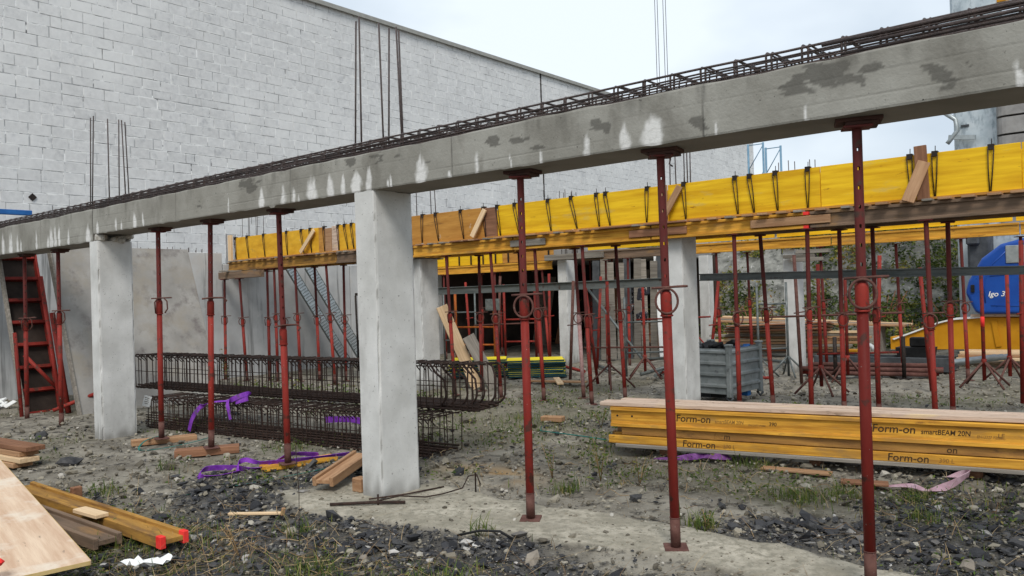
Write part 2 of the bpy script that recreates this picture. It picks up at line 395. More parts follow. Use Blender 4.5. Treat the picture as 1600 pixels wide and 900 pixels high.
M_cyel = mat('crane_yellow', (0.50, 0.215, 0.010), (0.58, 0.27, 0.016), scale=3, rough=0.45, bump=0.05, spots=((0.40, 0.18, 0.03), 8, 0.64, 0.75))
M_mast = mat('mast_steel', (0.40, 0.46, 0.49), (0.55, 0.60, 0.62), scale=3.5, rough=0.5, metal=0.35, bump=0.08, spots=((0.32, 0.37, 0.40), 7, 0.52, 0.62, (1, 1, .4)))
M_ballast = mat('ballast_concrete', (0.23, 0.22, 0.21), (0.32, 0.31, 0.295), scale=4, rough=0.9, bump=0.2)
M_dkgrey = mat('dark_machine_grey', (0.05, 0.055, 0.06), (0.09, 0.095, 0.10), scale=6, rough=0.5)
M_black = mat('black_rubber', (0.012, 0.012, 0.012), (0.025, 0.025, 0.025), scale=8, rough=0.6)
M_orange = mat('orange_paint', (0.30, 0.055, 0.012), (0.42, 0.13, 0.02), scale=9, rough=0.55, spots=((0.20, 0.07, 0.03), 18, 0.58, 0.68))
M_dark = mat('shade_and_ply_dark', (0.028, 0.021, 0.018), (0.060, 0.044, 0.036), scale=2, rough=0.9)  # near-black; on the back bay wall this colour stands in for shade
M_formface = mat('form_panel_face', (0.24, 0.225, 0.205), (0.37, 0.35, 0.32), scale=2.2, rough=0.75, bump=0.12, lo=.3, hi=.7,
                 spots=((0.17, 0.148, 0.138), 3.2, 0.53, 0.70), spots2=((0.30, 0.265, 0.215), 1.8, 0.50, 0.70))
M_teal = mat('teal_edge', (0.010, 0.045, 0.06), (0.016, 0.065, 0.08), scale=8, rough=0.6)
M_pyel = mat('bright_yellow_face', (0.80, 0.62, 0.02), (0.86, 0.70, 0.04), scale=5, rough=0.5)
M_bsteel = mat('blue_steel', (0.02, 0.10, 0.30), (0.03, 0.14, 0.38), scale=6, rough=0.5)
M_fblue = mat('blue_grey_lattice', (0.13, 0.24, 0.33), (0.18, 0.30, 0.40), scale=6, rough=0.5)
M_cable = mat('hoist_cable', (0.20, 0.21, 0.22), rough=0.6, metal=0.3)

# ================================================================== THE SETTING
BY0, BY1, BZ0, BZ1 = 4.441, 4.886, 2.60, 2.915      # front beam: front / back face, soffit, top
def foot_mask(x, y):
    """1 on the concrete strip footing under the front beam"""
    x = np.asarray(x, float); y = np.asarray(y, float)
    n1 = fbm(x, y, 1.6, 31) - .5; n2 = fbm(x, y, 1.9, 47) - .5
    ylo = np.where(x < -4.6, 3.95 + (x + 4.6) * 0.0, 3.95 + (x + 4.6) * 0.30); ylo = np.minimum(ylo, 4.5) + n1 * .35
    yhi = 5.08 + n2 * .35
    m = sstep(-.04, .05, y - ylo) * sstep(-.04, .05, yhi - y) * sstep(-6.15, -5.75, x + n1 * .6)
    return m
def gz(x, y):
    x = np.asarray(x, float); y = np.asarray(y, float)
    z = (fbm(x, y, 0.45, 1) - .5) * 0.10 + (fbm(x, y, 2.2, 5) - .5) * 0.075 + (fbm(x, y, 6.0, 9, 4) - .5) * 0.055 + (vnoise(x, y, 21, 14) - .5) * .012
    near = sstep(3.0, 1.0, np.abs(y - 4.7))
    z = z * (1 - .6 * near)
    z = z + 0.035 * sstep(-4.5, -6.5, x) * near
    f = foot_mask(x, y)
    z = z * (1 - f * .85) + f * 0.012
    return z
ANCH = [(-5.2, 3.0, 1.0, .55), (-3.5, 3.45, .75, .55), (-1.2, 5.9, 1.0, .55), (-2.2, 5.5, .45, .35), (-4.4, 6.5, .55, .30), (-6.4, 3.9, .6, .35),
        (-2.8, 3.2, .8, .5), (-6.1, 5.0, .5, .4), (-3.2, 6.9, 1.0, -.25), (-8.3, 4.1, 1.2, -.25), (-2.7, 6.1, .5, -.2), (-0.6, 5.0, .6, .3), (-5.0, 5.5, .5, -.3), (-7.6, 3.1, .6, .3)]
def gravel_mask(x, y):
    v = fbm(x, y, 0.8, 21) * .9 - .12
    for ax, ay, r, a in ANCH: v = v + a * np.exp(-((x - ax) ** 2 + (y - ay) ** 2) / (r * r))
    v = v - .25 * sstep(8.0, 11, y)
    return sstep(.30, .62, v) * (1 - foot_mask(x, y))
def moss_mask(x, y):
    v = fbm(x, y, 0.9, 61)
    for ax, ay, r, a in [(-6.6, 8.2, 1.5, .5), (-5.0, 7.6, .9, .2), (-2.6, 6.5, .5, .3), (-5.6, 2.6, .7, .6), (-1.5, 6.9, .5, .25), (-10, 9, 1.5, .2), (-4.1, 5.6, .4, .2), (-6.5, 2.9, .5, .35), (-4.0, 3.2, .4, .25)]:
        v = v + a * np.exp(-((x - ax) ** 2 + (y - ay) ** 2) / (r * r))
    return sstep(.47, .74, v) * (1 - foot_mask(x, y))

# ---- ground: one sheet, dense near the camera, reaching the horizon
xs = np.concatenate([[-500, -200, -90, -50, -32, -24], np.arange(-20, -12, .16), np.arange(-12, 1.2, .032), np.arange(1.2, 6, .3), [8, 14, 30, 80, 200, 500]])
ys = np.concatenate([[-300, -80, -20, -6, -2, 0, .8], np.arange(1.3, 8.4, .026), np.arange(8.4, 22, .12), [23, 26, 34, 60, 140, 400, 900]])
gx, gy = np.meshgrid(xs, ys)
GZ = gz(gx, gy) - .02 * (1 - sstep(0, .5, foot_mask(gx, gy)))
nx, ny = len(xs), len(ys)
V = np.stack([gx.ravel(), gy.ravel(), GZ.ravel()], 1)
ii = (np.arange(ny - 1)[:, None] * nx + np.arange(nx - 1)[None, :]).ravel()
F = np.stack([ii, ii + 1, ii + nx + 1, ii + nx], 1)
M_ground = mat('mud', (0.138, 0.122, 0.097), (0.295, 0.268, 0.218), scale=2.2, rough=0.72, bump=0.9, bscale=30, detail=9, world=True,
               spots=((0.060, 0.054, 0.045), 6.5, 0.52, 0.64), spots2=((0.33, 0.31, 0.27), 40, 0.61, 0.69))
add_attr_mix(M_ground, 'gravel', (0.055, 0.053, 0.052)); add_attr_mix(M_ground, 'moss', (0.115, 0.105, 0.062))
add_attr_mix(M_ground, 'rust', (0.34, 0.20, 0.07))
def foot_colour():
    N = M_ground.node_tree.nodes; L = M_ground.node_tree.links; tc = N.new('ShaderNodeTexCoord'); col = None
    for sc, a, b, ca, cb in ((3.0, .35, .65, (.25, .225, .172), (.48, .435, .35)), (17, .45, .62, None, (.24, .22, .17)), (60, .60, .68, None, (.12, .11, .09))):
        n = N.new('ShaderNodeTexNoise'); n.inputs['Scale'].default_value = sc; n.inputs['Detail'].default_value = 6; n.inputs['Roughness'].default_value = .65; L.new(tc.outputs['Object'], n.inputs['Vector'])
        r = N.new('ShaderNodeValToRGB'); r.color_ramp.elements[0].position = a; r.color_ramp.elements[1].position = b; L.new(n.outputs['Fac'], r.inputs[0])
        if ca: r.color_ramp.elements[0].color = (*ca, 1); r.color_ramp.elements[1].color = (*cb, 1); col = r.outputs[0]
        else:
            mx = N.new('ShaderNodeMix'); mx.data_type = 'RGBA'; L.new(r.outputs[0], mx.inputs['Factor']); L.new(col, mx.inputs['A']); mx.inputs['B'].default_value = (*cb, 1); col = mx.outputs['Result']
    return col
add_attr_mix(M_ground, 'foot', foot_colour())
me = np_mesh('ground', V, F, M_ground, smooth=True)
fm = foot_mask(gx, gy) * sstep(.15, .5, fbm(gx, gy, 3.0, 77) + .25 - .5 * sstep(.45, .7, fbm(gx, gy, 1.1, 81)))
attr(me, 'gravel', gravel_mask(gx, gy).ravel() * .8)
attr(me, 'moss', moss_mask(gx, gy).ravel() * .5)
attr(me, 'foot', fm.ravel() * .9)
attr(me, 'rust', (np.exp(-(((gx + 5.05) / .45) ** 2 + ((gy - 5.75) / .28) ** 2)) * .8 * sstep(.3, .6, fbm(gx, gy, 2.5, 91))).ravel())
struct(inst('ground', me))

# ---- hill behind the site
hx = np.arange(-45, 30, .35); hy = np.concatenate([np.arange(20.6, 28, .25), [29, 31, 35, 45, 80]])
HX, HY = np.meshgrid(hx, hy)
def hz(x, y):
    h = 3.7 * sstep(21.4, 26.6, y + (fbm(x, y, .18, 3) - .5) * 3) - .25
    return h + (fbm(x, y, .5, 13) - .5) * 1.1 * sstep(21.5, 23, y) + (fbm(x, y, 2.5, 15) - .5) * .35 * sstep(21.3, 22.5, y)
HZ = hz(HX, HY); n_, m_ = len(hx), len(hy)
ii = (np.arange(m_ - 1)[:, None] * n_ + np.arange(n_ - 1)[None, :]).ravel()
M_hill = mat('hill_rubble', (0.10, 0.10, 0.088), (0.29, 0.285, 0.255), scale=2.6, rough=0.9, bump=0.9, bscale=9, detail=8, world=True,
             spots=((0.07, 0.07, 0.062), 3.2, 0.53, 0.66), spots2=((0.44, 0.43, 0.40), 11, 0.60, 0.70))
me = np_mesh('hill', np.stack([HX.ravel(), HY.ravel(), HZ.ravel()], 1), np.stack([ii, ii + 1, ii + n_ + 1, ii + n_], 1), M_hill, smooth=True)
struct(inst('hill', me))

# ---- neighbouring building: long block wall
XW, WTOP, WY0, WY1 = -19.0, 10.35, 1.5, 46.0
wall = thing('block_wall', 'tall pale painted concrete block wall of the neighbouring building', 'wall', (XW, 0, 0))
mb = MB(); mb.box((-.15, (WY0 + WY1) / 2, WTOP / 2), (.30, WY1 - WY0, WTOP)); mb.build('mortar', M_mortar, wall)
mb = MB(); mb.box((-.13, (WY0 + WY1) / 2, WTOP + .03), (.46, WY1 - WY0 + .1, .05)); mb.box((.11, (WY0 + WY1) / 2, WTOP - .03), (.012, WY1 - WY0 + .1, .10)); mb.build('coping', M_coping, wall)
mb = MB(); mb.box((.005, 25.2, 6.4), (.05, .05, 7.85)); mb.build('movement_joint', M_wire, wall)
blocks = []
def rowz():
    z = 6.70
    while z > 1.9: yield z - .25, z - .006; z -= .25
    yield 6.705, 6.895
    z = 6.90
    while z < WTOP - .1:
        yield z, min(z + .244, WTOP - .01); z += .25
for k, (z0, z1) in enumerate(sorted(rowz())):
    y = WY0 + (k % 2) * .23 + random.uniform(-.03, .03)
    while y < WY1 - .1:
        L = .46
        rr = random.random()
        if rr < .05: L = .23
        elif rr < .09: L = .34
        y1 = min(y + L, WY1)
        if not (y < 25.23 < y1): blocks.append((y, y1 - random.uniform(.006, .014), z0, z1))
        else:
            blocks.append((y, 25.17, z0, z1)) if 25.17 - y > .05 else None
            blocks.append((25.23, y1 - .01, z0, z1)) if y1 - 25.24 > .05 else None
        y = y1
Bk = np.array(blocks)
cx = np.stack([np.full(len(Bk), XW), (Bk[:, 0] + Bk[:, 1]) / 2, (Bk[:, 2] + Bk[:, 3]) / 2], 1) - np.array([0, 0, eye])
dep = cx @ np.array(fw); px = 800 + 1251.5 * (cx @ np.array(r2)) / dep; py = 450 - 1251.5 * (cx @ np.array(u2)) / dep
line = 335 - .2044 * (px - 100) - 26
vis = (px > -15) & (px < 1600) & (py > -8) & (py < line) & (dep > 1)
area = (Bk[:, 1] - Bk[:, 0]) * (Bk[:, 3] - Bk[:, 2]) / dep ** 2 * np.abs(cx[:, 0]) / np.linalg.norm(cx, axis=1)
order = np.argsort(-(area * vis)); chosen = set(order[:300].tolist())
cache = {}
def frustum(hy, hz, pr=.009, ins=.006):
    v = [(-.02, -hy, -hz), (-.02, hy, -hz), (-.02, hy, hz), (-.02, -hy, hz)]
    v += [(pr, a * (hy - ins), b * (hz - ins)) for a, b in ((-1, -1), (1, -1), (1, 1), (-1, 1))]
    return v, [(4, 5, 6, 7), (0, 1, 5, 4), (1, 2, 6, 5), (2, 3, 7, 6), (3, 0, 4, 7)]
rest = MB()
for i, (y0, y1, z0, z1) in enumerate(blocks):
    hy_, hz_ = round((y1 - y0) / 2, 3), round((z1 - z0) / 2, 3)
    if i in chosen:
        key = (round(hy_, 2), hz_)
        if key not in cache:
            b = MB(); v, f = frustum(key[0] - .002, hz_); b.add(v, f); cache[key] = b.mesh('block', M_block)
        inst('block', cache[key], wall, (random.uniform(-.006, .004), (y0 + y1) / 2, (z0 + z1) / 2), (0, 0, random.uniform(-.006, .006)))
    else:
        v, f = frustum(hy_, hz_); j = random.uniform(-.005, .004)
        rest.add([(a + j, b + (y0 + y1) / 2, c + (z0 + z1) / 2) for a, b, c in v], f)
tag(rest.build('far_blocks', M_block2, wall), kind='stuff')
mb = MB(); mb.box((.02, 6.81, 4.09), (.02, .12, .12), rot=(R(45), 0, 0)); mb.build('marker_plate', M_wire, wall)
b_ = MB(); b_.box((0, 0, 0), (.10, 1.6, .10), ch=.01)
tag(b_.build('blue_rail', M_bsteel, None, (-17.5, 5.45, 3.58)), 'blue steel rail in front of the block wall at far left', 'rail')

# ---- low concrete basement wall with starter bars, parallel to the block wall
XC = -16.5
pw = thing('basement_wall', 'low grey cast concrete wall with rebar stubs on top', 'wall', (XC, 0, 0))
for y0, y1, h in [(0.5, 4.93, 2.72), (4.95, 9.78, 2.80), (9.80, 13.4, 2.55), (13.42, 16.8, 2.55)]:
    b_ = MB(); b_.box((-.15, (y0 + y1) / 2, h / 2 - .1), (.30, y1 - y0, h + .2), ch=.008); b_.build('wall_panel', M_cwall, pw)
b_ = MB(); b_.tube([(0, 0, 0), (0, 0, 1)], .006, 5); stub = b_.mesh('starter_bar', M_rebar)
for k in range(46):
    y = 6.3 + k * .085 + random.uniform(-.03, .03)
    if y > 9.75: break
    o = inst('starter_bar', stub, pw, (-.08 - .14 * (k % 2), y, 2.7), (random.uniform(-.06, .06), random.uniform(-.06, .06), 0)); o.scale = (1, 1, random.uniform(.12, .24))
for k in range(11):
    o = inst('starter_bar', stub, pw, (-.10 - .12 * (k % 2), 9.95 + k * .10, 2.5), (0, random.uniform(-.02, .02), 0)); o.scale = (1, 1, [.75, .75, .7, .72, .7, 1.35, 1.3, 1.5, 1.5, 1.45, 1.5][k])
# back bay walls, their shade put into a near-black colour
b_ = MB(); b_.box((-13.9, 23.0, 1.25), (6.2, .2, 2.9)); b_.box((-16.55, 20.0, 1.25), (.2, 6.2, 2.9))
tag(b_.build('shade_dark_wall', M_dark), 'back bay wall coloured near-black to stand for its shade', 'wall')
b_ = MB(); b_.box((-13.75, 19.6, 2.66), (5.7, 7.0, .16), ch=.01)  # slab added overhead to block light from the back bay
tag(b_.build('shade_slab', M_ballast), 'slab added above the back bay to keep it dark', 'slab')

# ================================================================== FRONT BEAM LINE
EFF = [(-13.55, 2.825, 2.518, 0.13), (-13.24, 2.831, 2.511, 0.151), (-12.97, 2.765, 2.505, 0.098), (-12.85, 2.683, 2.517, 0.073), (-12.28, 2.762, 2.53, 0.068), (-11.88, 2.681, 2.515, 0.087), (-11.77, 2.787, 2.517, 0.15), (-11.64, 2.777, 2.51, 0.105), (-11.51, 2.793, 2.519, 0.083), (-11.21, 2.702, 2.517, 0.08), (-10.61, 2.739, 2.52, 0.167), (-10.34, 2.751, 2.64, 0.072), (-9.84, 2.757, 2.641, 0.051), (-9.69, 2.722, 2.63, 0.033), (-9.36, 2.777, 2.613, 0.095), (-9.15, 2.789, 2.627, 0.046), (-7.34, 2.795, 2.647, 0.024), (-6.76, 2.792, 2.619, 0.086), (-6.4, 2.746, 2.609, 0.091), (-6.24, 2.753, 2.606, 0.059), (-6.16, 2.657, 2.604, 0.029), (-5.96, 2.826, 2.608, 0.169), (-5.7, 2.79, 2.61, 0.107), (-5.52, 2.775, 2.62, 0.069), (-5.35, 2.788, 2.63, 0.126), (-5.18, 2.783, 2.638, 0.089), (-4.95, 2.693, 2.614, 0.023), (-4.91, 2.724, 2.609, 0.031), (-4.56, 2.824, 2.61, 0.151), (-4.25, 2.66, 2.606, 0.041), (-3.97, 2.778, 2.61, 0.038), (-3.64, 2.686, 2.618, 0.024), (-3.37, 2.691, 2.611, 0.034), (-2.98, 2.748, 2.602, 0.056), (-2.69, 2.791, 2.602, 0.076), (-2.48, 2.825, 2.602, 0.153), (-2.06, 2.678, 2.625, 0.02), (-0.53, 2.751, 2.61, 0.036), (-1.53, 2.7, 2.658, 0.014)]
DRK = [(-1.42, 2.825, 0.30, 0.117), (-1.54, 2.772, 0.14, 0.049), (-1.24, 2.76, 0.07, 0.074), (-1.19, 2.817, 0.17, 0.033), (-0.86, 2.717, 0.085, 0.086), (-0.73, 2.738, 0.011, 0.04), (-5.02, 2.849, 0.237, 0.063), (-5.41, 2.867, 0.136, 0.066), (-6.98, 2.834, 0.334, 0.1), (-2.91, 2.814, 0.08, 0.126), (-2.83, 2.76, 0.069, 0.058), (-3.55, 2.793, 0.151, 0.063), (-3.8, 2.816, 0.086, 0.056), (-4.54, 2.75, 0.115, 0.025), (-2.16, 2.687, 0.058, 0.061), (-3.4, 2.704, 0.068, 0.018), (-7.92, 2.713, 0.129, 0.054)]
def cast_beam(name, label, x0, x1, zb, zt, grooves):
    root = thing(name, label, 'beam', (0, 0, 0))
    X = np.arange(x0, x1 + .006, .012); nz_ = 29
    Zr = np.linspace(zb, zt, nz_)
    GX, GZ_ = np.meshgrid(X, Zr)
    Y = np.full(GX.shape, BY0)
    Y += (fbm(GX, GZ_, 1.3, 2) - .5) * .006 + (fbm(GX, GZ_, 14, 8) - .5) * .0022
    gr = np.zeros(GX.shape)
    for g in grooves: gr = np.maximum(gr, np.clip(1 - np.abs(GX - g - .004 * np.sin(GZ_ * 9)) / .009, 0, 1))
    fl = np.clip(1 - np.abs(GZ_ - (zb + .082 + .004 * np.sin(GX * 2.1))) / .006, 0, 1)      # plank line of the form
    fl2 = np.clip(1 - np.abs(GZ_ - (zb + .205 + .003 * np.sin(GX * 1.3))) / .006, 0, 1)
    Y += gr * .006 + (fl + fl2 * .6) * .0018
    Zz = GZ_.copy()
    edge = (GZ_ < zb + 1e-4) | (GZ_ > zt - 1e-4)
    Zz += np.where(GZ_ < zb + 1e-4, -(sstep(.52, .8, vnoise(GX, GZ_, 9, 4)) * .012), 0) * np.where((GX > -8.3) & (GX < -6.2), 1.6, .5)
    Zz += np.where(GZ_ > zt - 1e-4, (vnoise(GX, GZ_, 5, 6) - .6) * .016 + (vnoise(GX, GZ_, 1.2, 16) - .5) * .012, 0)
    Y += np.where(edge, .004, 0)
    nb = len(X)
    rows = [np.stack([GX[k], Y[k], Zz[k]], 1) for k in range(nz_)]
    rows.append(np.stack([X, np.full(nb, BY1), np.full(nb, zt)], 1))
    rows.append(np.stack([X, np.full(nb, BY1), np.full(nb, zb)], 1))
    V = np.concatenate(rows); nr = len(rows)
    F = []; mi = []
    a = np.arange(nb - 1)
    for r in range(nr):
        s_, t_ = r * nb, ((r + 1) % nr) * nb
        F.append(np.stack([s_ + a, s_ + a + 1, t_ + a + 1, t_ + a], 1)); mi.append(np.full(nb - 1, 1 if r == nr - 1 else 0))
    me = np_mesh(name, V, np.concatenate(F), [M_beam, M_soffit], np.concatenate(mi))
    eff = np.zeros(GX.shape); drk = np.zeros(GX.shape)
    n1 = fbm(GX, GZ_, 16, 40); n2 = fbm(GX, GZ_, 45, 50, 3)
    for (mx_, z1, z0, w_) in EFF:
        t = np.clip((GZ_ - z0) / max(z1 - z0, .01), -.2, 1.4)
        ph = (mx_ * 7.3) % 1.0
        hw = w_ * .5 * np.clip((1.0 - (.55 + .4 * ph) * np.clip(t, 0, 1) ** (1.2 + ph)) * (.78 + .22 * np.clip(t * 6, 0, 1)), .08, 1.1) * (0.45 + 1.1 * fbm(GX * 1.0, GZ_ * .5, 22, int(ph * 50), 4))
        d = np.abs(GX - mx_ + (n1 - .5) * .035) / np.maximum(hw, .006)
        rag = fbm(GX * 3, GZ_ * .6, 14, 45, 3)
        eff = np.maximum(eff, sstep(1.3, .5, d) * sstep(1.15, .6, t + (rag - .5) * .8) * (0.55 + .7 * n2) * (.85 + .3 * ph))
    for (mx_, mz, w_, h_) in DRK:
        d = np.sqrt(((GX - mx_ + (GZ_ - mz) * .5) / (w_ * .55)) ** 2 + ((GZ_ - mz) / (h_ * .6)) ** 2) + (fbm(GX, GZ_ * 2.2, 7, 60) - .5) * 3.0 + (fbm(GX * .6, GZ_ * 4, 16, 65) - .5) * 1.6
        drk = np.maximum(drk, sstep(.95, .8, d) * .72)
    strk = sstep(.60, .78, fbm(GX * 6, GZ_ * .9, 1.6, 70)) * sstep(zt - .18, zt, GZ_) * .35     # rain run marks from the top edge
    drk = np.maximum(drk, strk)
    pad = np.zeros(2 * nb)
    attr(me, 'efflo', np.concatenate([np.clip(eff, 0, .95).ravel(), pad])); attr(me, 'dark', np.concatenate([drk.ravel(), pad])); attr(me, 'groove', np.concatenate([(gr * .85 + (fl + fl2) * .22 * vnoise(GX, GZ_, 3, 66)).ravel(), pad]))
    inst('beam_body', me, root)
    e = MB()
    for xx, sg in ((x0, 1), (x1, -1)):
        xx2 = xx if sg > 0 else X[-1]
        q = [(xx2, BY0 + .004, zb), (xx2, BY0 + .004, zt), (xx2, BY1, zt), (xx2, BY1, zb)]
        e.add(q, [(0, 1, 2, 3) if sg > 0 else (3, 2, 1, 0)])
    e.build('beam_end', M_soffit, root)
    return root
beamL = cast_beam('concrete_beam', 'far left concrete beam, deeper one ending over the farther front column', -17.6, -10.47, 2.515, BZ1, [-12.13, -14.2])
beamR = cast_beam('concrete_beam', 'long grey concrete beam with white streaks crossing the whole picture', -10.46, 0.9, BZ0, BZ1, [-8.40, -6.29, -4.22, -2.14, -0.07])

# rebar standing out of the beam tops: stirrups and long bars, each its own part
def arc(c, r, a0, a1, n, ux, uz):
    c = Vector(c); ux = Vector(ux); uz = Vector(uz)
    return [c + ux * r * math.cos(a0 + (a1 - a0) * k / n) + uz * r * math.sin(a0 + (a1 - a0) * k / n) for k in range(n + 1)]
ya, yb = 4.50, 4.83
def stirrup_pts(y0, y1, h, rr=.03):
    p = [(0, y0, -.02)]
    p += [tuple(q) for q in arc((0, y0 + rr, h - rr), rr, math.pi, math.pi / 2, 4, (0, 1, 0), (0, 0, 1))]
    p += [tuple(q) for q in arc((0, y1 - rr, h - rr), rr, math.pi / 2, 0, 4, (0, 1, 0), (0, 0, 1))]
    p += [(0, y1, -.02)]
    return p
b_ = MB(); b_.tube(stirrup_pts(ya, yb, .124), .0068, 6); st_a = b_.mesh('stirrup', M_rebar_w)
b_ = MB(); b_.tube(stirrup_pts(ya + .006, yb - .06, .112, .045), .005, 6); st_b = b_.mesh('stirrup', M_rebar_w)
k = 0; x = 0.70
while x > -17.4:
    par = beamR if x > -10.46 else beamL
    inst('stirrup', st_a, par, (x + random.uniform(-.008, .008), 0, BZ1), (0, random.uniform(-.03, .03), 0))
    inst('stirrup', st_a, par, (x + .022 + random.uniform(-.006, .006), 0, BZ1 - .004), (0, random.uniform(-.03, .03), 0))
    if x < -1.4:
        for q_, h_ in ((.055, -.022), (.095, -.040), (.135, -.052)):
            inst('stirrup', st_b, par, (x + q_ + random.uniform(-.008, .008), 0, BZ1 + h_), (0, random.uniform(-.04, .04), 0))
    x -= .205; k += 1
def wavy(x0, x1, y, z, amp=.004, step=.5, seed=0):
    rr = random.Random(seed); n = max(2, int((x1 - x0) / step))
    return [(x0 + (x1 - x0) * i / n, y + rr.uniform(-amp, amp), z + rr.uniform(-amp, amp)) for i in range(n + 1)]
for par, x0, x1 in ((beamR, -10.5, 0.95), (beamL, -17.5, -10.4)):
    for q, (yy, zz, rr) in enumerate([(ya, .108, .0075), (yb, .108, .0065), (ya - .004, .076, .0058), (ya - .004, .044, .0058), (ya - .004, .008, .0065), (ya - .002, .026, .0055), (yb + .004, .055, .005), (ya + .16, .112, .006)]):
        b_ = MB(); b_.tube(wavy(x0 - .02 * q, x1, yy, BZ1 + zz, seed=q), rr, 6); b_.build('long_bar', M_rebar_w, par)
# lapped thick bars near the right end
for q, (yy, zz, rr, xa) in enumerate([(ya - .002, .094, .0115, -1.45), (ya - .01, .058, .0105, -1.25), (ya + .0, .026, .0105, -1.35), (yb - .03, .094, .0105, -1.3)]):
    b_ = MB(); b_.tube(wavy(xa, .95, yy, BZ1 + zz, amp=.003, seed=20 + q), rr, 8); b_.build('long_bar', M_rebar_w, beamR)
for q in range(3):
    b_ = MB(); b_.tube(wavy(-10.4, -3.2 - .9 * q, ya + .006, BZ1 + .030 + .032 * q, amp=.005, seed=60 + q), .0085, 6); b_.build('long_bar', M_rebar_w, beamR)
# left beam: dense tied cage
for q in range(4):
    b_ = MB(); b_.tube(wavy(-17.5, -10.8, ya + .03 + .08 * q, BZ1 + .06 + .02 * (q % 2), amp=.012, seed=40 + q), .010, 6); b_.build('long_bar', M_rebar_w, beamL)

# ---- columns under the front beam
def column(label, x0, x1, y0, y1, h, dow, mat_=M_col, chip=True, seed=0, dmat=M_rebar_w, zd=2.75):
    root = thing('concrete_column', label, 'column', ((x0 + x1) / 2, (y0 + y1) / 2, 0))
    hx_, hy_ = (x1 - x0) / 2, (y1 - y0) / 2
    rr = random.Random(seed)
    nzr = 90; zs = np.linspace(-.08, h, nzr)
    # ring of points with chamfered, chipped corners
    ring = []
    FRAC = (0, .055, .2, .35, .5, .65, .8, .945)
    for (ax, ay, bx, by) in ((-1, -1, 1, -1), (1, -1, 1, 1), (1, 1, -1, 1), (-1, 1, -1, -1)):
        for k in FRAC: ring.append((ax + (bx - ax) * k, ay + (by - ay) * k, k == 0))
    P = []; dk = []
    for z in zs:
        for (u, v, corner) in ring:
            wz = .0025 * math.sin(z * 3 + seed)
            X, Y = u * hx_ + wz, v * hy_
            if corner:
                d = .006 + (.016 * float(sstep(.62, .85, vnoise(z, u * 3 + v * 7 + seed, 5, seed))) if chip else .003)
                X -= math.copysign(d, u); Y -= math.copysign(d, v)
            P.append((X, Y, z + (.012 * (float(vnoise(u * 2, v * 2, 3, seed)) - .5) if z == zs[-1] else 0)))
            n = float(fbm(u * 2 + v, z, 3, seed + 5, 3))
            base = float(sstep(.22, .0, z + (n - .5) * .35)) * .75
            dk.append(max(base, (.7 * float(sstep(.05, .3, float(vnoise(z, u + seed, 11, 3)) - .45)) if corner else 0)))
    n = len(ring); F = []
    for r in range(nzr - 1):
        for k in range(n): F.append((r * n + k, r * n + (k + 1) % n, (r + 1) * n + (k + 1) % n, (r + 1) * n + k))
    me = np_mesh('shaft', np.array(P), np.array(F), mat_); attr(me, 'dark', dk)
    inst('shaft', me, root)
    e = MB(); e.box((0, 0, h - .012), (2 * hx_ - .03, 2 * hy_ - .03, .02)); e.build('top_face', M_chip, root)
    for (bx, by, tx, ty, zt) in dow:
        e = MB(); e.tube([(bx - (x0 + x1) / 2, by - (y0 + y1) / 2, zd), (tx - (x0 + x1) / 2, ty - (y0 + y1) / 2, zt)], .0082, 6); e.build('starter_bar', dmat, root)
    return root
c_a = column('near front column of pale grey concrete in the middle of the picture', -5.39, -5.13, BY0 + .004, BY1 - .003, 2.598,
       [(-5.50, 4.56, -5.43, 4.56, 4.11), (-5.36, 4.52, -5.34, 4.52, 4.12), (-5.31, 4.78, -5.25, 4.78, 4.06), (-5.16, 4.6, -5.18, 4.6, 4.05), (-5.13, 4.8, -5.15, 4.8, 4.02), (-4.99, 4.66, -5.03, 4.66, 3.99)], seed=3)
c_b = column('farther front column beside the leaning grey panel, white edged', -10.60, -10.37, BY0 + .004, BY1 - .003, 2.512,
       [(-10.86, 4.58, -10.78, 4.58, 4.14), (-10.72, 4.54, -10.6, 4.54, 4.13), (-10.53, 4.8, -10.47, 4.8, 4.10), (-10.35, 4.6, -10.34, 4.6, 4.06), (-10.18, 4.78, -10.26, 4.78, 4.03), (-10.02, 4.66, -10.09, 4.66, 4.01)], seed=8)
# rough mortar packing between column and beam
b_ = MB()
for k in range(16): b_.box((random.uniform(-10.59, -10.40), random.uniform(4.47, 4.86), random.uniform(2.50, 2.585)), (random.uniform(.08, .16), random.uniform(.1, .2), random.uniform(.05, .09)), ch=.015, rot=(random.uniform(-.2, .2), random.uniform(-.2, .2), random.uniform(0, 3)))
b_.build('mortar_bed', M_chip, c_b, tuple(-v for v in c_b.location))

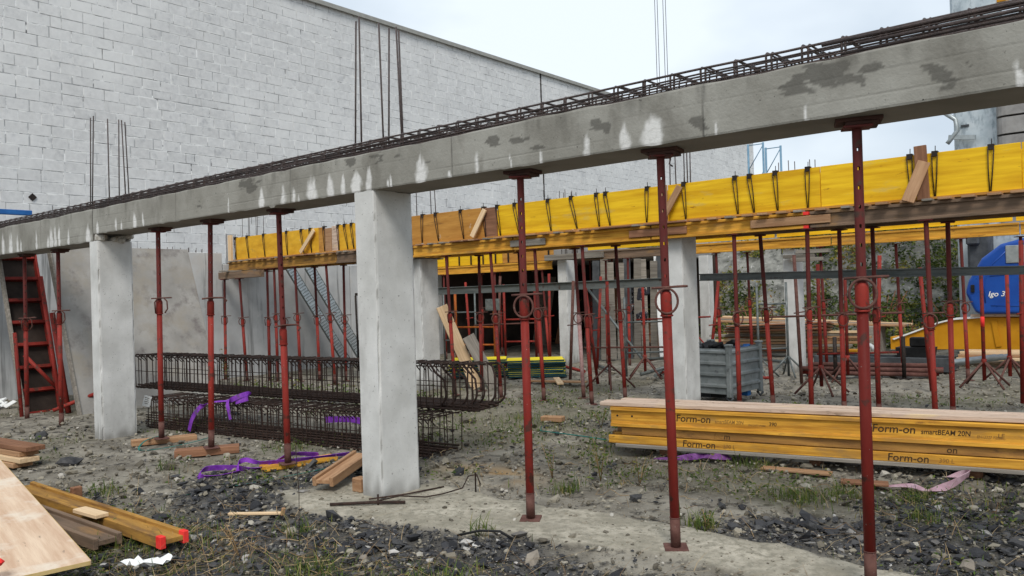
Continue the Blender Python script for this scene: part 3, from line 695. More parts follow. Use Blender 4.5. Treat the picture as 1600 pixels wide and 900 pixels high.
# ---- steel props
def tube_holes(mb, r, z0, z1, holes, n=14, mi=0, hh=.010):
    zs = [z0]
    for h in holes: zs += [h - hh, h + hh]
    zs.append(z1); vs = []; fs = []
    off = -math.pi / 2 - math.pi / n
    for z in zs:
        for k in range(n): vs.append((r * math.cos(off + 2 * math.pi * k / n), r * math.sin(off + 2 * math.pi * k / n), z))
    for i in range(len(zs) - 1):
        for k in range(n):
            if i % 2 == 1 and k in (0, n // 2): continue
            l = (k + 1) % n; fs.append((i * n + k, i * n + l, i * n + n + l, i * n + n + k))
    mb.add(vs, fs, mi, True)
PROP_CACHE = {}
def prop_meshes(H, zc, ring, red, detail):
    key = (round(H, 3), round(zc, 3), ring, red.name, detail)
    if key in PROP_CACHE: return PROP_CACHE[key]
    ro, ri = .031, .0262
    n = 14 if detail else 10
    P = []
    b = MB(); b.box((0, 0, .005), (.15, .15, .01), ch=.002); P.append(('base_plate', b.mesh('base_plate', M_foot)))
    b = MB(); b.tube([(0, 0, .01), (0, 0, zc - .10)], ro, n); P.append(('outer_tube', b.mesh('outer_tube', red)))
    b = MB(); b.tube([(0, 0, .011), (0, 0, .20)], ro + .0018, n); b.tube(arc((0, 0, .20), ro + .001, 0, 2 * math.pi * .97, 13, (1, 0, 0), (0, 1, 0)), .004, 5, closed=True); P.append(('foot_sleeve', b.mesh('foot_sleeve', M_foot)))
    b = MB(); tube_holes(b, ri, zc - .12, H - .012, list(np.arange(zc + .10, H - .08, .105)) if detail else [], n); P.append(('inner_tube', b.mesh('inner_tube', M_inner)))
    b = MB(); b.tube([(0, 0, zc - .16), (0, 0, zc - .15), (0, 0, zc - .02), (0, 0, zc)], [ro + .002, ro + .006, ro + .006, ro], n); b.tube(arc((0, 0, zc - .155), ro + .007, 0, 2 * math.pi * .96, 13, (1, 0, 0), (0, 1, 0)), .006, 5, closed=True); P.append(('collar', b.mesh('collar', red)))
    b = MB()
    if ring == 'ring':
        c = Vector((0, -.038, zc - .06)); pts = [c + Vector((.070 * math.cos(a), .012 * math.sin(2 * a) * 0 - .01 * math.cos(a) ** 2 * 0, .080 * math.sin(a))) for a in np.linspace(0, 2 * math.pi, 25)[:-1]]
        b.tube(pts, .0085, 6, closed=True)
    elif ring == 'dee':
        pts = [(-.05, -.04, zc - .15), (-.06, -.05, zc - .02), (-.03, -.055, zc + .03), (.04, -.055, zc + .03), (.075, -.05, zc - .01), (.08, -.05, zc - .10), (.05, -.045, zc - .15)]
        b.tube(pts, .0085, 6)
    else:
        pts = [(-.10, -.05, zc + .02), (-.02, -.055, zc + .035), (.06, -.055, zc + .035), (.13, -.06, zc + .03), (.155, -.062, zc + .0), (.13, -.06, zc - .03)]
        b.tube(pts, .009, 6)
    P.append(('adjusting_handle', b.mesh('adjusting_handle', M_foot)))
    b = MB(); b.tube([(-.09, -.01, zc + .025), (-.02, -.035, zc + .028), (.07, -.04, zc + .03), (.12, -.035, zc + .03), (.135, 0, zc + .03), (.11, .035, zc + .03), (.05, .04, zc + .028)], .0085, 6); P.append(('locking_pin', b.mesh('locking_pin', M_foot)))
    b = MB(); b.box((0, 0, H - .006), (.15, .15, .012), ch=.002); P.append(('head_plate', b.mesh('head_plate', M_inner)))
    PROP_CACHE[key] = P; return P
def prop(label, base, top, zc, ring='ring', red=None, detail=False, turn=None, group=None):
    base = Vector(base); top = Vector(top); d = top - base; H = d.length
    rz = math.atan2(-base.x, base.y) + (random.uniform(-.5, .5) if turn is None else turn)
    q = Vector((0, 0, 1)).rotation_difference(d.normalized()).to_matrix().to_4x4()
    root = thing('steel_prop', label, 'prop', Matrix.Translation(base) @ q @ Matrix.Rotation(rz, 4, 'Z'), group=group)
    made = {}
    up_ = {'foot_sleeve': 'outer_tube', 'adjusting_handle': 'collar', 'locking_pin': 'inner_tube'}
    for nm, me in prop_meshes(H, zc, ring, red or M_red, detail): made[nm] = inst(nm, me, made.get(up_.get(nm), root))
    return root
PB = 2.60 - .046
FR = [((-1.335, 4.67, .012), (-1.31, 4.60, PB), 1.70, 'ring', 'nearest red steel prop, at the right, with see-through pin holes'),
      ((-2.535, 4.67, .012), (-2.52, 4.60, PB), 1.68, 'ring', 'red steel prop in front of the timber stack, with big ring handle'),
      ((-3.735, 4.67, .012), (-3.68, 4.60, PB), 1.66, 'ring', 'red steel prop standing just right of the near column'),
      ((-6.78, 4.67, .085), (-6.76, 4.63, PB), 1.42, 'bar', 'red prop left of the near column, standing on a yellow board'),
      ((-8.20, 4.67, .10), (-8.06, 4.65, PB), 1.72, 'bar', 'red prop standing on a brown timber block in front of the cages'),
      ((-9.31, 4.67, .10), (-9.22, 4.65, PB), 1.74, 'dee', 'red prop just right of the farther front column, on a tan plank'),
      ((-12.19, 4.67, .0), (-12.10, 4.65, PB - .085), 1.62, 'dee', 'pink-worn red prop under the far left beam, beside the farther column'),
      ((-13.45, 4.67, .0), (-13.33, 4.65, PB - .085), 1.52, 'dee', 'leftmost red prop, in front of the red ribbed form panel')]
for i, (b0, t0, zc, rg, lb) in enumerate(FR):
    prop(lb, b0, t0, zc - b0[2], rg, detail=True, turn=(.12, .1, -.15, .3, .2, .2, -.2, .1)[i])
    p_ = MB(); p_.box((0, 0, -.012), (.24, .17, .022), ch=.003); p_.box((.015, 0, -.034), (.17, .16, .021), ch=.003)
    tag(p_.build('packing_plate', M_dkpad, None, (t0[0], t0[1] + .03, t0[2] + .0455), (0, 0, R((20, 12, 10, 5, 0, 5, 0, 0)[i]))), 'dark packing boards between the beam and the ' + ('nearest prop at the right', 'prop in front of the timber stack', 'prop right of the near column', 'prop left of the near column', 'prop on the brown timber block', 'prop on the tan plank', 'worn prop at far left', 'leftmost prop')[i], 'packing board', 'packing boards on the front props')

# ================================================================== TIMBER BEAMS, FORMWORK ROWS
H20C = {}
def h20_meshes(L, m):
    key = (round(L, 3), m.name)
    if key not in H20C:
        a = MB(); a.box((0, 0, .018), (L, .08, .036), ch=.004)
        b = MB(); b.box((0, 0, .10), (L - .004, .03, .1275))
        H20C[key] = (a.mesh('flange', m), b.mesh('web', m))
    return H20C[key]
def h20(label, p0, p1, m, lie=False, group=None, ends=None, upv=(0, 0, 1)):
    """I-section timber beam; p0,p1 = bottom centre line. lie=True turns it on its side"""
    p0 = Vector(p0); p1 = Vector(p1); L = (p1 - p0).length
    M = frame((p0 + p1) / 2, p1 - p0, upv)
    if lie: M = M @ Matrix.Translation((0, .10, .04)) @ Matrix.Rotation(R(90), 4, 'X')
    root = thing('timber_beam', label, 'timber beam', M, group=group)
    fl, wb = h20_meshes(L, m)
    inst('flange', fl, root); f2 = inst('flange', fl, root, (0, 0, .164)); wb_ = inst('web', wb, root)
    for e in (ends or []):
        b = MB(); sx = e * (L / 2 - .03)
        for zz in (.018, .182): b.box((sx, 0, zz), (.066, .085, .041), ch=.004)
        b.build('painted_end', M_redp, root)
    return root
def text(body, size, m, parent, loc, rot, name='lettering', shear=0.0, ext=.0006, sx=1.0):
    cu = bpy.data.curves.new('t', 'FONT'); cu.body = body; cu.size = size; cu.shear = shear; cu.extrude = ext
    cu.resolution_u = 3; cu.offset = size * .012
    o = bpy.data.objects.new('t', cu); COL.objects.link(o)
    dg = bpy.context.evaluated_depsgraph_get(); me = bpy.data.meshes.new_from_object(o.evaluated_get(dg))
    bpy.data.objects.remove(o); bpy.data.curves.remove(cu)
    me.materials.clear(); me.materials.append(m)
    t = inst(name, me, parent, loc, rot); t.scale = (sx, 1, 1); return t
def plank(name, label, cat, p0, p1, w_, th, m, upv=(0, 0, 1), group=None, ch=.004):
    """board; p0,p1 = centre of bottom face ends"""
    p0 = Vector(p0); p1 = Vector(p1); L = (p1 - p0).length
    b = MB(); b.box((0, 0, th / 2), (L, w_, th), ch=ch)
    o = b.build(name, m, None, frame((p0 + p1) / 2, p1 - p0, upv)); return tag(o, label, cat, group)

FY = 10.0           # front face of the second row's side form
# joists (front line), from the left
JZ = 2.385
form2 = thing('beam_formwork', 'long yellow and brown beam formwork on timber beams, second row', 'formwork', (-7.7, FY, JZ + .2))
F2 = -Vector(form2.location)
def part_label(o, lb): o['label'] = lb; return o
JO = [(-16.45, -12.6, M_h20d, 'old yellow timber beam at the far left end under the formwork'), (-12.58, -10.45, M_h20o, 'weathered grey timber beam under the formwork behind the near column'),
      (-10.42, -8.12, M_h20, 'yellow timber beam under the brown shutter panel'), (-8.10, -5.62, M_h20, 'yellow timber beam under the yellow shutter left of the middle column'),
      (-5.60, -3.42, M_h20, 'yellow timber beam with red end under the formwork, right of the middle column'), (-3.40, 0.9, M_h20o, 'long weathered dark timber beam under the formwork at right')]
for i, (x0, x1, m, lb) in enumerate(JO):
    h20(lb, (x0, FY - .07, JZ), (x1, FY - .07, JZ), m, ends=[1] if i == 4 else None)
for i, (x0, x1, m) in enumerate([(-16.3, -12.5, M_h20d), (-12.45, -8.6, M_h20), (-8.55, -4.7, M_h20), (-4.65, -.8, M_h20o)]):
    h20('rear timber beam of the formwork row, ' + ORD[i] + ' from the left, partly hidden', (x0, FY + .55, JZ), (x1, FY + .55, JZ), m, group='rear beams of the formwork')
for x0, x1, yv, m, lb in [(-8.15, -7.45, FY - .118, M_greyw, 'grey splice board nailed over the beam joint right of the brown panel'), (-4.15, -3.15, FY - .118, M_rusty, 'tan splice board nailed over the beam joint with the red end'), (-5.95, -5.05, FY - .118, M_brown, 'dark splice board on the beams at the middle column')]:
    b = MB(); b.box((0, 0, 0), (x1 - x0, .022, .10), ch=.003)
    tag(b.build('splice_board', m, None, ((x0 + x1) / 2, yv, JZ + .10)), lb, 'board')
b_ = MB(); b_.box((0, 0, 0), (.13, .80, .026), ch=.003); xb1 = b_.mesh('cross_board', M_rusty); b_ = MB(); b_.box((0, 0, 0), (.10, .78, .026), ch=.003); xb2 = b_.mesh('cross_board', M_greyw)
x = -16.3
while x < .6:
    inst('cross_board', random.choice((xb1, xb1, xb2)), form2, Vector((x, FY + .22 + random.uniform(-.03, .02), JZ + .2 + .0145)) + F2, (0, 0, random.uniform(-.05, .05))); x += random.uniform(.19, .30)
for x0, x1 in [(-16.5, -10.7), (-10.2, -5.5), (-5.1, .9)]:
    b = MB(); b.box(((x0 + x1) / 2, FY + .225, JZ + .2 + .042), (x1 - x0, .50, .027)); b.build('soffit_board', M_bply, form2, F2)
PZ0, PZ1 = 2.632, 3.135
PN = [(-16.3, -13.25, M_dply, .0, 'dirty yellow shutter panel at the far left end'), (-12.62, -10.72, M_dply, .0, 'yellow shutter panel left behind the near column'),
      (-10.68, -8.80, M_bply, .0, 'brown weathered shutter panel right of the near column'), (-8.50, -5.42, M_yply, .0, 'bright yellow shutter panel between brown panel and middle column'),
      (-5.38, -3.30, M_yply, .003, 'bright yellow shutter panel right of the middle column'), (-3.29, -1.2, M_yply, .0, 'bright yellow shutter panel behind the nearest prop'), (-1.19, .9, M_yply, .002, 'bright yellow shutter panel at the right edge')]
for x0, x1, m, dy, lb in PN:
    b = MB(); b.box((0, 0, 0), (x1 - x0, .027, PZ1 - PZ0), ch=.002)
    part_label(b.build('shutter_panel', m, form2, Vector(((x0 + x1) / 2, FY + .0135 + dy, (PZ0 + PZ1) / 2)) + F2), lb)
for x0, x1, m, h_, lb in [(-13.24, -13.06, M_bply, .50, 'narrow brown filler board in the left shuttering'), (-13.04, -12.84, M_rusty, .47, 'narrow dark stained filler board in the left shuttering'), (-12.82, -12.64, M_pinkw, .50, 'narrow whitish filler board in the left shuttering'),
                      (-8.79, -8.52, M_brown, .49, 'narrow grey brown filler board beside the brown panel')]:
    b = MB(); b.box((0, 0, 0), (x1 - x0, .03, h_), ch=.003); part_label(b.build('filler_board', m, form2, Vector(((x0 + x1) / 2, FY + .006, PZ0 + h_ / 2)) + F2), lb)
for i, (x0, x1) in enumerate([(-16.3, -10.8), (-10.7, -5.5), (-5.2, .9)]):
    b = MB(); b.box((0, 0, 0), (x1 - x0, .027, .49), ch=.002); b.build('rear_shutter', M_yply, form2, Vector(((x0 + x1) / 2, FY + .45, PZ0 + .245)) + F2)
plank('corner_post', 'pale timber post at the left end of the shuttering', 'post', (-16.42, FY - .02, 2.60), (-16.42, FY - .02, 3.20), .12, .06, M_pale, upv=(0, -1, 0))
# wire clamps hooked over the panel
CL = [(-16.28, -16.26), (-15.81, -15.75), (-15.17, -15.13), (-14.33, -14.31), (-13.82, -13.74), (-13.52, -13.48), (-13.06, -13.05), (-12.62, -12.60), (-12.42, -12.33), (-12.21, -12.15), (-10.25, -10.27), (-9.92, -9.86), (-9.32, -9.26), (-8.80, -8.76), (-8.5, -8.44), (-8.13, -8.05), (-7.46, -7.41), (-7.02, -6.92), (-6.56, -6.52), (-6.4, -6.33), (-5.7, -5.72), (-5.13, -5.11), (-4.39, -4.36), (-4.19, -4.14), (-3.85, -3.83), (-3.44, -3.45), (-2.28, -2.27), (-2.02, -2.03), (-1.47, -1.49), (-.6, -.58)]
for ci, (xt, xbm) in enumerate(CL):
    root = thing('wire_clamp', 'black wire clamp hooked over the shuttering, ' + ('' if ci < 20 else 'twenty ' if ci < 29 else 'thirtieth ') + (ORD[ci % 20] + ' ' if ci < 29 else '') + 'from the left', 'clamp', (xt, FY, PZ1), group='wire clamps on the shuttering')
    b = MB(); b.box((0, .008, .006), (.065, .075, .022), ch=.004); b.box((0, -.022, -.022), (.06, .016, .05), ch=.004); b.tube([(.005, -.01, .01), (.008, -.012, .075)], .005, 5); b.build('bracket', M_wire, root)
    for sx in (-1, 1):
        b = MB(); b.tube([(sx * .028, -.026, -.03), (sx * .022 + (xbm - xt) * .5, -.02, -.24), (xbm - xt + sx * .006, -.012, -.495)], .0062, 5); b.build('wire', M_wire, root)
# raking struts
def strut(lb, xt, xb, m, up=False):
    plank('strut', lb, 'strut', (xb, FY - .10, PZ0 + .02), (xt, FY - .03, PZ0 + .46), .10, .028, m, upv=(0, -1, .2))
strut('pale raw timber strut leaning on the brown panel', -8.74, -8.98, M_pale)
strut('pale raw strut against the far left shuttering', -13.34, -13.72, M_pale)
strut('short brown strut at the middle column', -5.17, -5.42, M_rusty)
plank('strut', 'tan timber strut leaning on an upright board at right', 'strut', (-2.27, FY - .22, PZ0 - .05), (-2.12, FY - .06, PZ0 + .40), .13, .03, M_rusty, upv=(.3, -1, .4))
plank('upright_board', 'upright brown board rising above the yellow shutter at right', 'board', (-2.14, FY - .035, PZ0 - .02), (-2.16, FY - .035, PZ1 + .09), .13, .03, M_brown, upv=(0, -1, 0))
plank('upright_board', 'upright tan board in front of the shutter beside the middle column', 'board', (-5.42, FY - .035, PZ0 - .02), (-5.42, FY - .035, PZ0 + .50), .11, .03, M_rusty, upv=(0, -1, 0))
for xx, lb in [(-9.1, 'flat board under the strut at the brown panel'), (-13.6, 'flat board under the far left strut'), (-5.35, 'flat board under the strut at the middle column'), (-7.9, 'pale flat board on the beams right of the brown panel'), (-6.1, 'small board end sticking out over the beam left of the middle column')]:
    plank('ledger_board', lb, 'board', (xx - .3, FY - .13, JZ + .203), (xx + .3, FY - .10, JZ + .203), .16, .024, M_brown if xx != -7.9 else M_rusty)
# cross timbers on props at the left end
plank('head_timber', 'dark old head timber on props at the left end wall', 'timber', (-16.35, FY - .35, 2.20), (-14.75, FY - .35, 2.20), .12, .15, M_h20o)
plank('head_timber', 'short cross timber below the left end of the formwork', 'timber', (-15.95, FY - .6, 2.352), (-15.95, FY + .7, 2.352), .10, .03, M_greyw)
# props of the second row
PR2 = [(-16.2, 'F', 2.2), (-15.6, 'F', 2.2), (-15.35, 'B', JZ), (-14.98, 'F', JZ), (-14.72, 'F', JZ), (-13.98, 'F', JZ), (-14.15, 'B', JZ), (-12.95, 'F', JZ), (-13.18, 'B', JZ), (-9.63, 'F', JZ), (-9.43, 'B', JZ), (-8.62, 'F', JZ), (-8.52, 'B', JZ), (-7.70, 'F', JZ), (-7.37, 'B', JZ), (-6.80, 'F', JZ), (-6.60, 'B', JZ), (-4.40, 'F', JZ), (-4.30, 'B', JZ), (-3.45, 'F', JZ), (-3.26, 'B', JZ), (-2.86, 'B', JZ), (-2.12, 'F', JZ), (-2.02, 'B', JZ)]
for i, (x, s_, zt) in enumerate(PR2):
    y = FY - .07 if s_ == 'F' else FY + .55
    if i < 2: y = FY - .35
    lean = random.uniform(-.03, .10)
    bx, by = x + lean, y + random.uniform(-.04, .08)
    zg = float(gz(bx, by))
    zc = random.uniform(1.30, 1.42)
    lb = 'red prop under the formwork row, ' + (ORD[i] if i < 20 else ('twenty ' + ORD[i - 20])) + ' from the left'
    prop(lb, (bx, by, zg - .01), (x, y, zt - .004), zc, 'ring' if i % 3 else 'dee', red=M_pink if i in (14,) else None, group='props under the formwork row')

# second row columns
column('middle column under the yellow formwork, behind the timber stack', -5.42, -5.20, FY + .02, FY + .46, 2.60,
       [(-5.40, 10.1, -5.38, 10.1, 4.0), (-5.33, 10.4, -5.32, 10.4, 4.1), (-5.30, 10.1, -5.31, 10.1, 4.1), (-5.24, 10.4, -5.22, 10.4, 4.1), (-5.1, 10.05, -5.1, 10.05, 4.2)], seed=12)
column('second row column half hidden behind the near column', -10.62, -10.36, FY + .02, FY + .46, 2.36,
       [(-10.5, 10.1, -10.5, 10.1, 4.3), (-10.3, 10.4, -10.36, 10.4, 4.3), (-10.42, 10.4, -10.46, 10.4, 4.2)], seed=15)
plank('head_timber', 'grey packing timber over the half hidden column', 'timber', (-10.55, FY - .2, 2.362), (-10.55, FY + .66, 2.362), .3, .02, M_greyw)

# ---- third row
TY = 15.4
for i, (x0, x1, m) in enumerate([(-10.45, -7.75, M_h20o), (-7.73, -4.9, M_h20), (-4.88, -1.9, M_h20), (-1.88, 1.6, M_h20)]):
    h20('timber beam of the back formwork row, ' + ORD[i] + ' right of the back column', (x0, TY - .05, 2.40), (x1, TY - .05, 2.40), m, group='beams of the back formwork')
for i, (x0, x1, m) in enumerate([(-15.6, -13.3, M_h20), (-13.28, -11.4, M_h20)]):
    h20('orange yellow timber beam under the back left formwork, ' + ('left' if i == 0 else 'right') + ' one', (x0, TY - .05, 2.24), (x1, TY - .05, 2.24), m)
form3 = thing('beam_formwork', 'back row formwork showing as a thin yellow strip at right', 'formwork', (-4.5, TY, 2.80))
form4 = thing('beam_formwork', 'yellow and tan formwork in the dark back left bay', 'formwork', (-13.5, TY, 2.635))
for i, (x0, x1) in enumerate([(-10.4, -6.0), (-5.95, -2.0), (-1.95, 1.5)]):
    b = MB(); b.box((0, 0, 0), (x1 - x0, .027, .40), ch=.002); b.build('shutter_panel', M_yply, form3, ((x0 + x1) / 2 + 4.5, .03, .03))
for i, (x0, x1, m) in enumerate([(-15.6, -13.0, M_yply), (-12.98, -11.4, M_bply)]):
    b = MB(); b.box((0, 0, 0), (x1 - x0, .027, .36), ch=.002); b.build('shutter_panel', m, form4, ((x0 + x1) / 2 + 13.5, .03, 0))
x = -15.3
while x < -11.5:
    b = MB(); b.box((0, 0, 0), (.03, .03, .34)); b.build('shutter_stud', M_wire, form4, (x + 13.5, -.005, 0)); x += .42
column('back column beside the dark bay, pale grey', -11.28, -11.02, TY, TY + .45, 2.44, [(-11.2, TY + .1, -11.22, TY + .1, 4.1), (-11.1, TY + .1, -11.1, TY + .1, 4.05), (-11.05, TY + .3, -11.0, TY + .3, 4.1), (-11.2, TY + .3, -11.2, TY + .3, 4.15), (-10.9, TY + .3, -10.88, TY + .3, 4.05)], seed=21, zd=2.3)
column('back column at right in front of the hill', -5.84, -5.60, TY, TY + .45, 2.38, [(-5.9, TY + .1, -5.9, TY + .1, 4.1), (-5.75, TY + .3, -5.78, TY + .3, 4.15), (-5.6, TY + .2, -5.62, TY + .2, 4.1), (-5.3, TY + .2, -5.33, TY + .2, 4.1), (-5.28, TY + .3, -5.26, TY + .3, 4.1)], seed=25, zd=2.3)
column('narrow white far column in front of the hill', -10.4, -10.1, 21.0, 21.3, 2.6, [], seed=28)
for i, (xx, zz) in enumerate([(-5.3, 2.13), (-5.45, 2.2), (-5.2, 2.28)]):
    plank('packing_timber', 'grey packing timber stacked at the top of the right back column, ' + ('lowest', 'middle', 'topmost')[i] + ' piece', 'timber', (xx - .32, TY - .12, zz), (xx + .28, TY - .10, zz), .14, .07, M_greyw)
plank('head_timber', 'grey brown head timber over the back column by the dark bay', 'timber', (-11.5, TY - .14, 2.442), (-9.9, TY - .14, 2.442), .14, .13, M_greyw)
PR3 = [-15.0, -14.1, -13.2, -12.3, -11.7, -10.2, -9.3, -8.45, -7.2, -6.75, -5.1, -3.9, -2.75, -1.95, -1.2]
for i, x in enumerate(PR3):
    y = TY - .05 + (.5 if i % 2 else 0)
    zt = 2.235 if x < -11.3 else 2.395
    prop('thin looking red prop of the back row, ' + ORD[i] + ' from the left', (x + random.uniform(-.06, .1), y + random.uniform(-.1, .1), -.02), (x, y, zt), random.uniform(1.25, 1.45), 'ring', group='props of the back row')
for i, (x, y) in enumerate([(-14.6, 17.2), (-13.6, 17.6), (-12.6, 18.0), (-13.1, 19.5), (-14.4, 19.8), (-11.9, 18.8)]):
    prop('dim red prop inside the dark back bay, ' + ORD[i] + ' of six', (x, y, -.02), (x, y, 2.57), 1.4, 'ring', group='props in the dark bay')

# ---- long steel rail running behind the second row
def rail(lb, p, q, h_, m):
    p = Vector(p); q = Vector(q); L_ = (q - p).length
    root = thing('steel_rail', lb, 'rail', frame((p + q) / 2, q - p, (0, 0, 1)))
    b = MB(); b.box((0, 0, 0), (L_, .03, h_ - .03)); b.build('rail_web', m, root)
    for sg in (-1, 1):
        b = MB(); b.box((0, 0, sg * (h_ / 2 - .008)), (L_, .09, .016), ch=.003); b.build('rail_flange', m, root)
rail('long grey steel rail running behind the red props right of the middle column', (-5.35, 10.85, 1.845), (-.6, 10.85, 1.775), .105, M_galv_dk)
rail('grey steel rail between props left of the middle column, bright on top', (-13.2, 13.0, 1.79), (-6.9, 13.0, 1.815), .16, M_galv_dk)
for k, (xx, hh) in enumerate([(-15.9, 2.2), (-15.2, 1.9), (-14.3, 2.3), (-13.4, 2.1), (-12.6, 2.3), (-12.0, 2.2)]):
    plank('dark_board', 'dark brown board standing in the back bay, ' + ORD[k] + ' from the left', 'board', (xx, 20.6 + .3 * (k % 3), .0), (xx + .12, 21.1 + .3 * (k % 3), hh), .5, .03, M_brown if k % 2 else M_greyw, upv=(.2, -1, .2), group='boards in the dark bay')

# ================================================================== THINGS ON THE SITE
# ---- reinforcement cages lying on the ground
def cage(label, p0, p1, zb, wd, ht, sp, nbot, rs, hooks=False, seed=0, extra=0):
    rr = random.Random(seed)
    p0 = Vector((p0[0], p0[1], zb)); p1 = Vector((p1[0], p1[1], zb)); L = (p1 - p0).length
    root = thing('rebar_cage', label, 'rebar cage', frame(p0, p1 - p0, (0, 0, 1)))
    r_ = .028
    loop = []
    for (cy, cz, a0) in ((wd - r_, ht - r_, 0), (r_, ht - r_, 90), (r_, r_, 180), (wd - r_, r_, 270)):
        loop += [(0, cy + r_ * math.cos(R(a0 + t)), cz + r_ * math.sin(R(a0 + t))) for t in (0, 45, 90)]
    b = MB(); b.tube(loop, rs, 5, closed=True); b.tube([(.004, r_ * .6, ht - .004), (.012, .05, ht - .045), (.016, .09, ht - .085)], rs, 5); b.tube([(.008, .012, ht + .008), (.012, .06, ht + .012), (.018, .085, ht - .02)], rs, 5)
    me = b.mesh('stirrup', M_rebar)
    n = int(L / sp)
    for k in range(n + 1):
        inst('stirrup', me, root, (k * sp + rr.uniform(-.02, .02), rr.uniform(-.006, .006), rr.uniform(-.004, .004)), (0, rr.uniform(-.05, .05), rr.uniform(-.05, .05)))
    bars = [(.02, ht - .02, .007), (wd - .02, ht - .02, .007), (wd / 2, ht - .014, .007), (.008, ht * .52, .005), (wd - .008, ht * .5, .005)]
    bars += [(.02 + (wd - .04) * k / (nbot - 1), .018 + .022 * (k % 2), .0125) for k in range(nbot)]
    bars += [(.010, .05 + .032 * k, .008) for k in range(extra)]
    for q, (y, z, r) in enumerate(bars):
        x1 = L + rr.uniform(-.05, .06)
        pts = [(-.02 - rr.uniform(0, .05) + (x1 + .02) * t, y + rr.uniform(-.004, .004), z + rr.uniform(-.003, .003)) for t in np.linspace(0, 1, 7)]
        b = MB(); b.tube(pts, r, 6); b.build('long_bar', M_rebar, root)
    if hooks:
        for k in range(7):
            y = .03 + (wd - .06) * k / 6; R_ = .14; xs_ = L - .55 + .075 * k + rr.uniform(-.02, .02)
            pts = [(xs_ - 1.2, y, .035), (xs_, y, .035)]
            pts += [(xs_ + R_ * math.sin(a), y, .035 + R_ - R_ * math.cos(a)) for a in np.linspace(.25, math.pi / 2, 6)]
            pts += [(xs_ + R_ - .02, y, .32), (xs_ + R_ - .14, y, .40 + .01 * k), (xs_ + R_ - .22, y, .50)] if k < 5 else [(xs_ + R_, y, .36), (xs_ + R_ - .03, y, .45), (xs_ + R_ - .09, y, .485)]
            b = MB(); b.tube(pts, .0125, 7); b.build('bent_bar', M_rebar, root)
    return root
cage('upper rusty rebar cage with bent hooked ends, lying on another cage', (-12.05, 5.66), (-5.70, 6.26), .452, .50, .49, .092, 10, .0068, hooks=True, seed=2)
cage('lower rusty rebar cage lying on the mud behind the props', (-10.78, 5.22), (-5.95, 5.80), .02, .56, .415, .070, 10, .0060, seed=5, extra=5)
# cage label
b_ = MB(); b_.box((0, 0, 0), (.10, .004, .15)); tg = tag(b_.build('delivery_tag', M_white, None, (-10.72, 5.19, .39), (R(8), R(18), R(45))), 'small white paper tag hanging on the lower cage', 'tag')
b_ = MB()
for k in range(4): b_.box((-.01 + .003 * k, -.003, .045 - .026 * k), (.06 - .012 * (k % 2), .001, .007))
b_.build('print', M_ink, tg)

# ---- stack of timber beams at right
sd_ = Vector((.982, .187, 0)).normalized(); sn_ = Vector((-.187, .982, 0)).normalized(); S0 = Vector((-4.55, 7.02, 0))
def SP(s, n, z): return S0 + sd_ * s + sn_ * n + Vector((0, 0, z))
for i, s in enumerate((.55, 2.0, 3.3)):
    plank('bearer', 'grey bearer timber under the beam stack, ' + ('left', 'middle', 'right')[i] + ' one', 'timber', SP(s, .12, .0), SP(s, .75, .0), .10, .085, M_brown)
plank('bottom_board', 'long grey board at the bottom of the timber beam stack', 'board', SP(.08, .08, .086), SP(3.95, .08, .086), .20, .035, M_greyw)
A0 = .122
M_stkb = mat('timber_beam_stained', (0.22, 0.115, 0.04), (0.42, 0.225, 0.06), scale=4, stretch=(.5, 5, 5), rough=0.7, bump=0.2, spots=((0.50, 0.28, 0.07), 3, 0.58, 0.66, (.5, 1, 1)), spots2=((0.10, 0.06, 0.035), 5, 0.6, 0.7, (.5, 1.5, 1.5)))
stk_c = h20('lowest timber beam of the stack, lying flat, stencilled along its edge', SP(.0, .10, A0), SP(3.90, .10, A0), M_h20, lie=True)
stk_b = h20('dirty brown timber beam in the stack, lying flat above the lowest', SP(.13, .142, A0 + .083), SP(4.03, .142, A0 + .083), M_stkb, lie=True)
stk_a = h20('upright yellow timber beam with black lettering at the front of the stack', SP(.02, .05, A0 + .168), SP(3.92, .052, A0 + .168), M_h20)
h20('upright timber beam hidden behind the lettered one in the stack', SP(-.08, .30, A0 + .163), SP(3.82, .30, A0 + .163), M_h20d)
h20('flat timber beam at the back of the stack, lower', SP(-.05, .335, A0), SP(3.85, .335, A0), M_h20d, lie=True)
h20('flat timber beam at the back of the stack, upper', SP(.0, .35, A0 + .081), SP(3.9, .35, A0 + .081), M_h20o, lie=True)
plank('top_board', 'wide washed out board lying on top of the timber beam stack', 'board', SP(-.10, .13, A0 + .374), SP(3.98, .15, A0 + .378), .20, .04, M_pinkw)
plank('top_board', 'narrow washed out board behind the wide one on the stack', 'board', SP(.04, .325, A0 + .368), SP(3.94, .335, A0 + .368), .12, .05, M_pinkw)
def on_web(s): return (s - .02 - 1.95, -.0162, .082)
for s, body, sz, m, sx in [(.71, 'Form-on', .098, M_ink, 1.0), (1.10, 'smartBEAM 20N', .050, M_ink2, .80), (1.42, 'EN13377 P20M', .028, M_ink2, .9), (1.61, '390', .05, M_ink, .95),
                           (2.50, 'Form-on', .098, M_ink, 1.0), (2.89, 'smartBEAM 20N', .062, M_ink, .88), (3.31, 'EN13377 P20M', .034, M_ink2, .85), (3.46, 'LE', .05, M_ink2, 1)]:
    lx, ly, lz = on_web(s); text(body, sz, m, next(c for c in stk_a.children if c.name.startswith('web')), (lx, ly, lz - (.012 if sz < .04 else 0)), (R(90), 0, 0), shear=.12, sx=sx)
for e in (-1.88, -1.72): 
    b = MB(); b.tube([(e, -.0155, .11), (e, -.0165, .11)], .011, 10); b.build('bolt_hole', M_black, stk_a)
